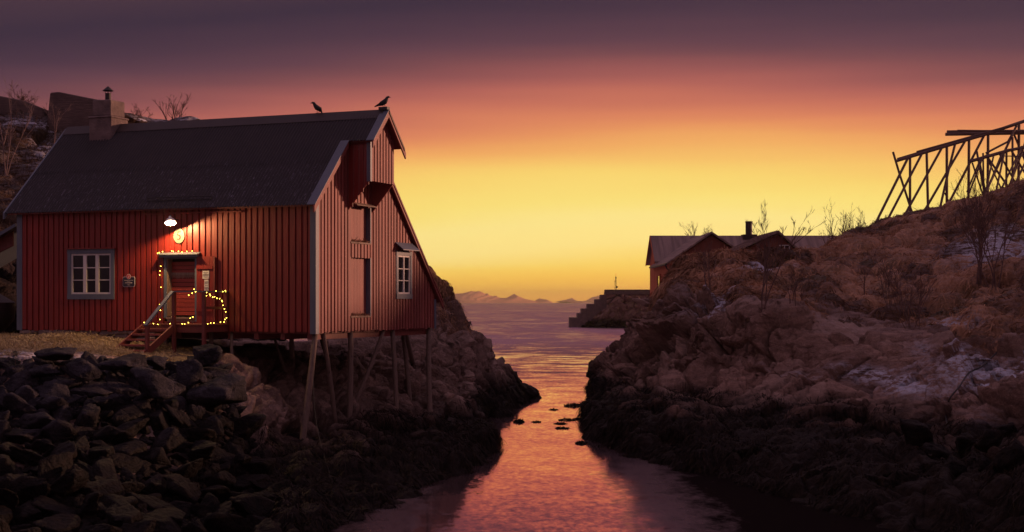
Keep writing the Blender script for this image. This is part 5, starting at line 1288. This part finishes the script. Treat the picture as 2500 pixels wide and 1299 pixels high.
lawn('grass', 'withered brown grass hanging in tussocks over the right hill', shR, mR, 110000, 11, .40, .020, M['grass'], down=.9, up=.45, clump=.8, droop=1.0)
mR2 = (shR['at']['grass'] > .4) * (shR['row'] > 7.6) * (shR['row'] < 8.3) * (xR > 1600) * (xR < 2560)
lawn('grass', 'upright dry grass stalks along the skyline of the right hill', shR, mR2, 2600, 12, .5, .008, M['grass'], down=.0, up=.2, clump=.3, droop=.2)
n_top = np.array((0, 0, 1.0))
xL, yL = persp(shL)
mL = (shL['at']['yard'] > .5) * (xL > -60) * (xL < 420) * (shL['row'] < 6.6)
lawn('straw', 'pale trampled straw grass in the yard before the cabin', shL, mL, 26000, 13, .20, .008, M['straw'], down=.1, up=.35, clump=.9, cat='straw', droop=1.0)
xH, yH = persp(shH)
mH = (shH['at']['grass'] > .5) * (xH > -60) * (xH < 300) * (shH['row'] > 1.5) * (shH['row'] < 5.2)
lawn('grass', 'withered grass tussocks on the hillside left of the cabin roof', shH, mH, 16000, 14, .40, .012, M['heather'], down=.8, up=.5, clump=.8, droop=1.0)
xF, yF = persp(shF)
mF = (shF['row'] > 3.2) * (shF['row'] < 4.3) * (xF > 1040) * (xF < 1150)
lawn('grass', 'dry grass on the crest of the headland behind the cabin', shF, mF, 2500, 15, .30, .012, M['grass'], down=.6, up=.5, cat='grass')
for S, x_, y_, r1, n, sd, lab in ((shR, xR, yR, 2.1, 60000, 21, 'dark stringy seaweed draped over the right shore'), (shL, xL, yL, 2.0, 36000, 22, 'dark stringy seaweed draped over the left shore'), (shF, xF, yF, 2.2, 12000, 23, 'dark seaweed on the foot of the headland')):
    m_ = (S['row'] > .15) * (S['row'] < r1) * (x_ > -50) * (x_ < 2560) * (y_ < 1340) * (S['P'][:, 2] > -.05) * (S['P'][:, 2] < 1.9)
    if S is shL: m_ = m_ * (x_ > 480)
    m_ = m_ * (fbm(S['P'] / 1.3, 3, sd) > -.12)
    lawn('seaweed', lab, S, m_, n, sd, .34, .011, M['weed'], down=1.3, up=.25, clump=.5, cat='seaweed', droop=1.0)
# clumps of weed breaking the surface of the channel
cl_ = [(1400, 992, 46, .30), (1432, 987, 30, .35), (1440, 1003, 40, .2), (1384, 1026, 42, .14), (1412, 1024, 26, .14), (1368, 1035, 30, .1), (1372, 1046, 34, .1), (1266, 1031, 24, .26), (1419, 1083, 26, .16), (1310, 1031, 20, .08), (1352, 1001, 20, .07), (1440, 1036, 22, .12)]
for q, (cx_, cy_, w, h) in enumerate(cl_):
    d_ = 5.2 * F / (cy_ - 738); base = Vector(U(cx_, cy_, d_)); base.z = 0; hw = w / F * d_ / 2; rr2 = np.random.RandomState(900 + q); n = 420 if h > .15 else 220
    a_ = rr2.uniform(0, 6.28, n); rad = np.sqrt(rr2.uniform(0, 1, n)); B = np.stack([np.cos(a_) * rad * hw, np.sin(a_) * rad * hw * 1.5, h * .6 * (1 - rad ** 2) * rr2.uniform(0, 1, n)], 1)
    D = rr2.normal(0, 1, (n, 3)) * np.array((1, 1, .35)) + np.array((0, 0, .15))
    o = blades('seaweed_clump', B, D, (.10 + .3 * h) * rr2.uniform(.5, 1, n), .022, M['weed'], rr2, .4); o.location = base
    tag(o, f'dark seaweed clump, {nth(q)} counting from the biggest one by the right bank of the channel', 'seaweed', 'seaweed clumps in the channel')
# ropes
def rope(label, pts, r, S=None):
    P_ = [Vector(U(x, y, d)) for x, y, d in pts]; A_ = catmull(np.array([p[:] for p in P_]), 30, 0)
    base = Vector(A_[0]); tag(MB().tube([Vector(p) - base for p in A_], r, 6).build('rope', M['iron'], None, smooth=True), label, 'rope').location = base
rope('thin rope hanging from under the cabin corner down the rocks', [(764, 830, 43.5), (766, 960, 42.4), (774, 1040, 41.0), (788, 1100, 39.5), (800, 1140, 38.4), (812, 1182, 37.4)], .008)
pr = [onsheet(shR, x, y, 4) for x, y in ((2430, 864), (2395, 900), (2366, 918), (2337, 954), (2315, 978), (2306, 1011), (2311, 1050))]
A_ = catmull(np.array([(p + Vector((0, -.12, .10)))[:] for p in pr]), 40, 0); base = Vector(A_[0])
tag(MB().tube([Vector(p) - base for p in A_], .028, 6).build('rope', M['iron'], None, smooth=True), 'dark rope curving down over the frosted slab on the right shore', 'rope').location = base
# small spruce at the left
sp_b = onsheet(shL, 42, 905, 8); so = empty('spruce_sapling', tuple(sp_b)); tag(so, 'tiny dark spruce sapling standing above the rubble at the left', 'sapling')
MB().tube([(0, 0, -.1), (0, 0, .62)], [.018, .004], 6).build('trunk', M['bark'], so)
rr2 = np.random.RandomState(5); n = 900; zz = rr2.uniform(.03, .6, n); a_ = rr2.uniform(0, 6.28, n); ro = (1 - zz / .64) * .26 * rr2.uniform(.05, 1, n)
t = NT('spruce_needles'); M['needle'] = t.out((.022, .032, .018), .7)
B = np.stack([np.cos(a_) * ro, np.sin(a_) * ro, zz - ro * .25], 1); D = np.stack([np.cos(a_), np.sin(a_), rr2.uniform(-.4, .5, n)], 1)
o = blades('crown', B, D, np.full(n, .07), .004, M['needle'], rr2, .2); o.parent = so

# ================================================================ HAZE over the sea
t = NT('sea_haze'); t.n.remove(t.b); pv = t.n.new('ShaderNodeVolumePrincipled'); pv.inputs['Color'].default_value = (1.0, .90, .80, 1); pv.inputs['Density'].default_value = HAZE; pv.inputs['Anisotropy'].default_value = .8
mo = [n for n in t.n if n.type == 'OUTPUT_MATERIAL'][0]; t.l.new(pv.outputs[0], mo.inputs['Volume'])
hz = MB().box(-8500, -300, -4, 8500, 13600, 104).build('haze', t.m); tag(hz, 'thin warm haze over the sea', 'haze', kind='stuff')
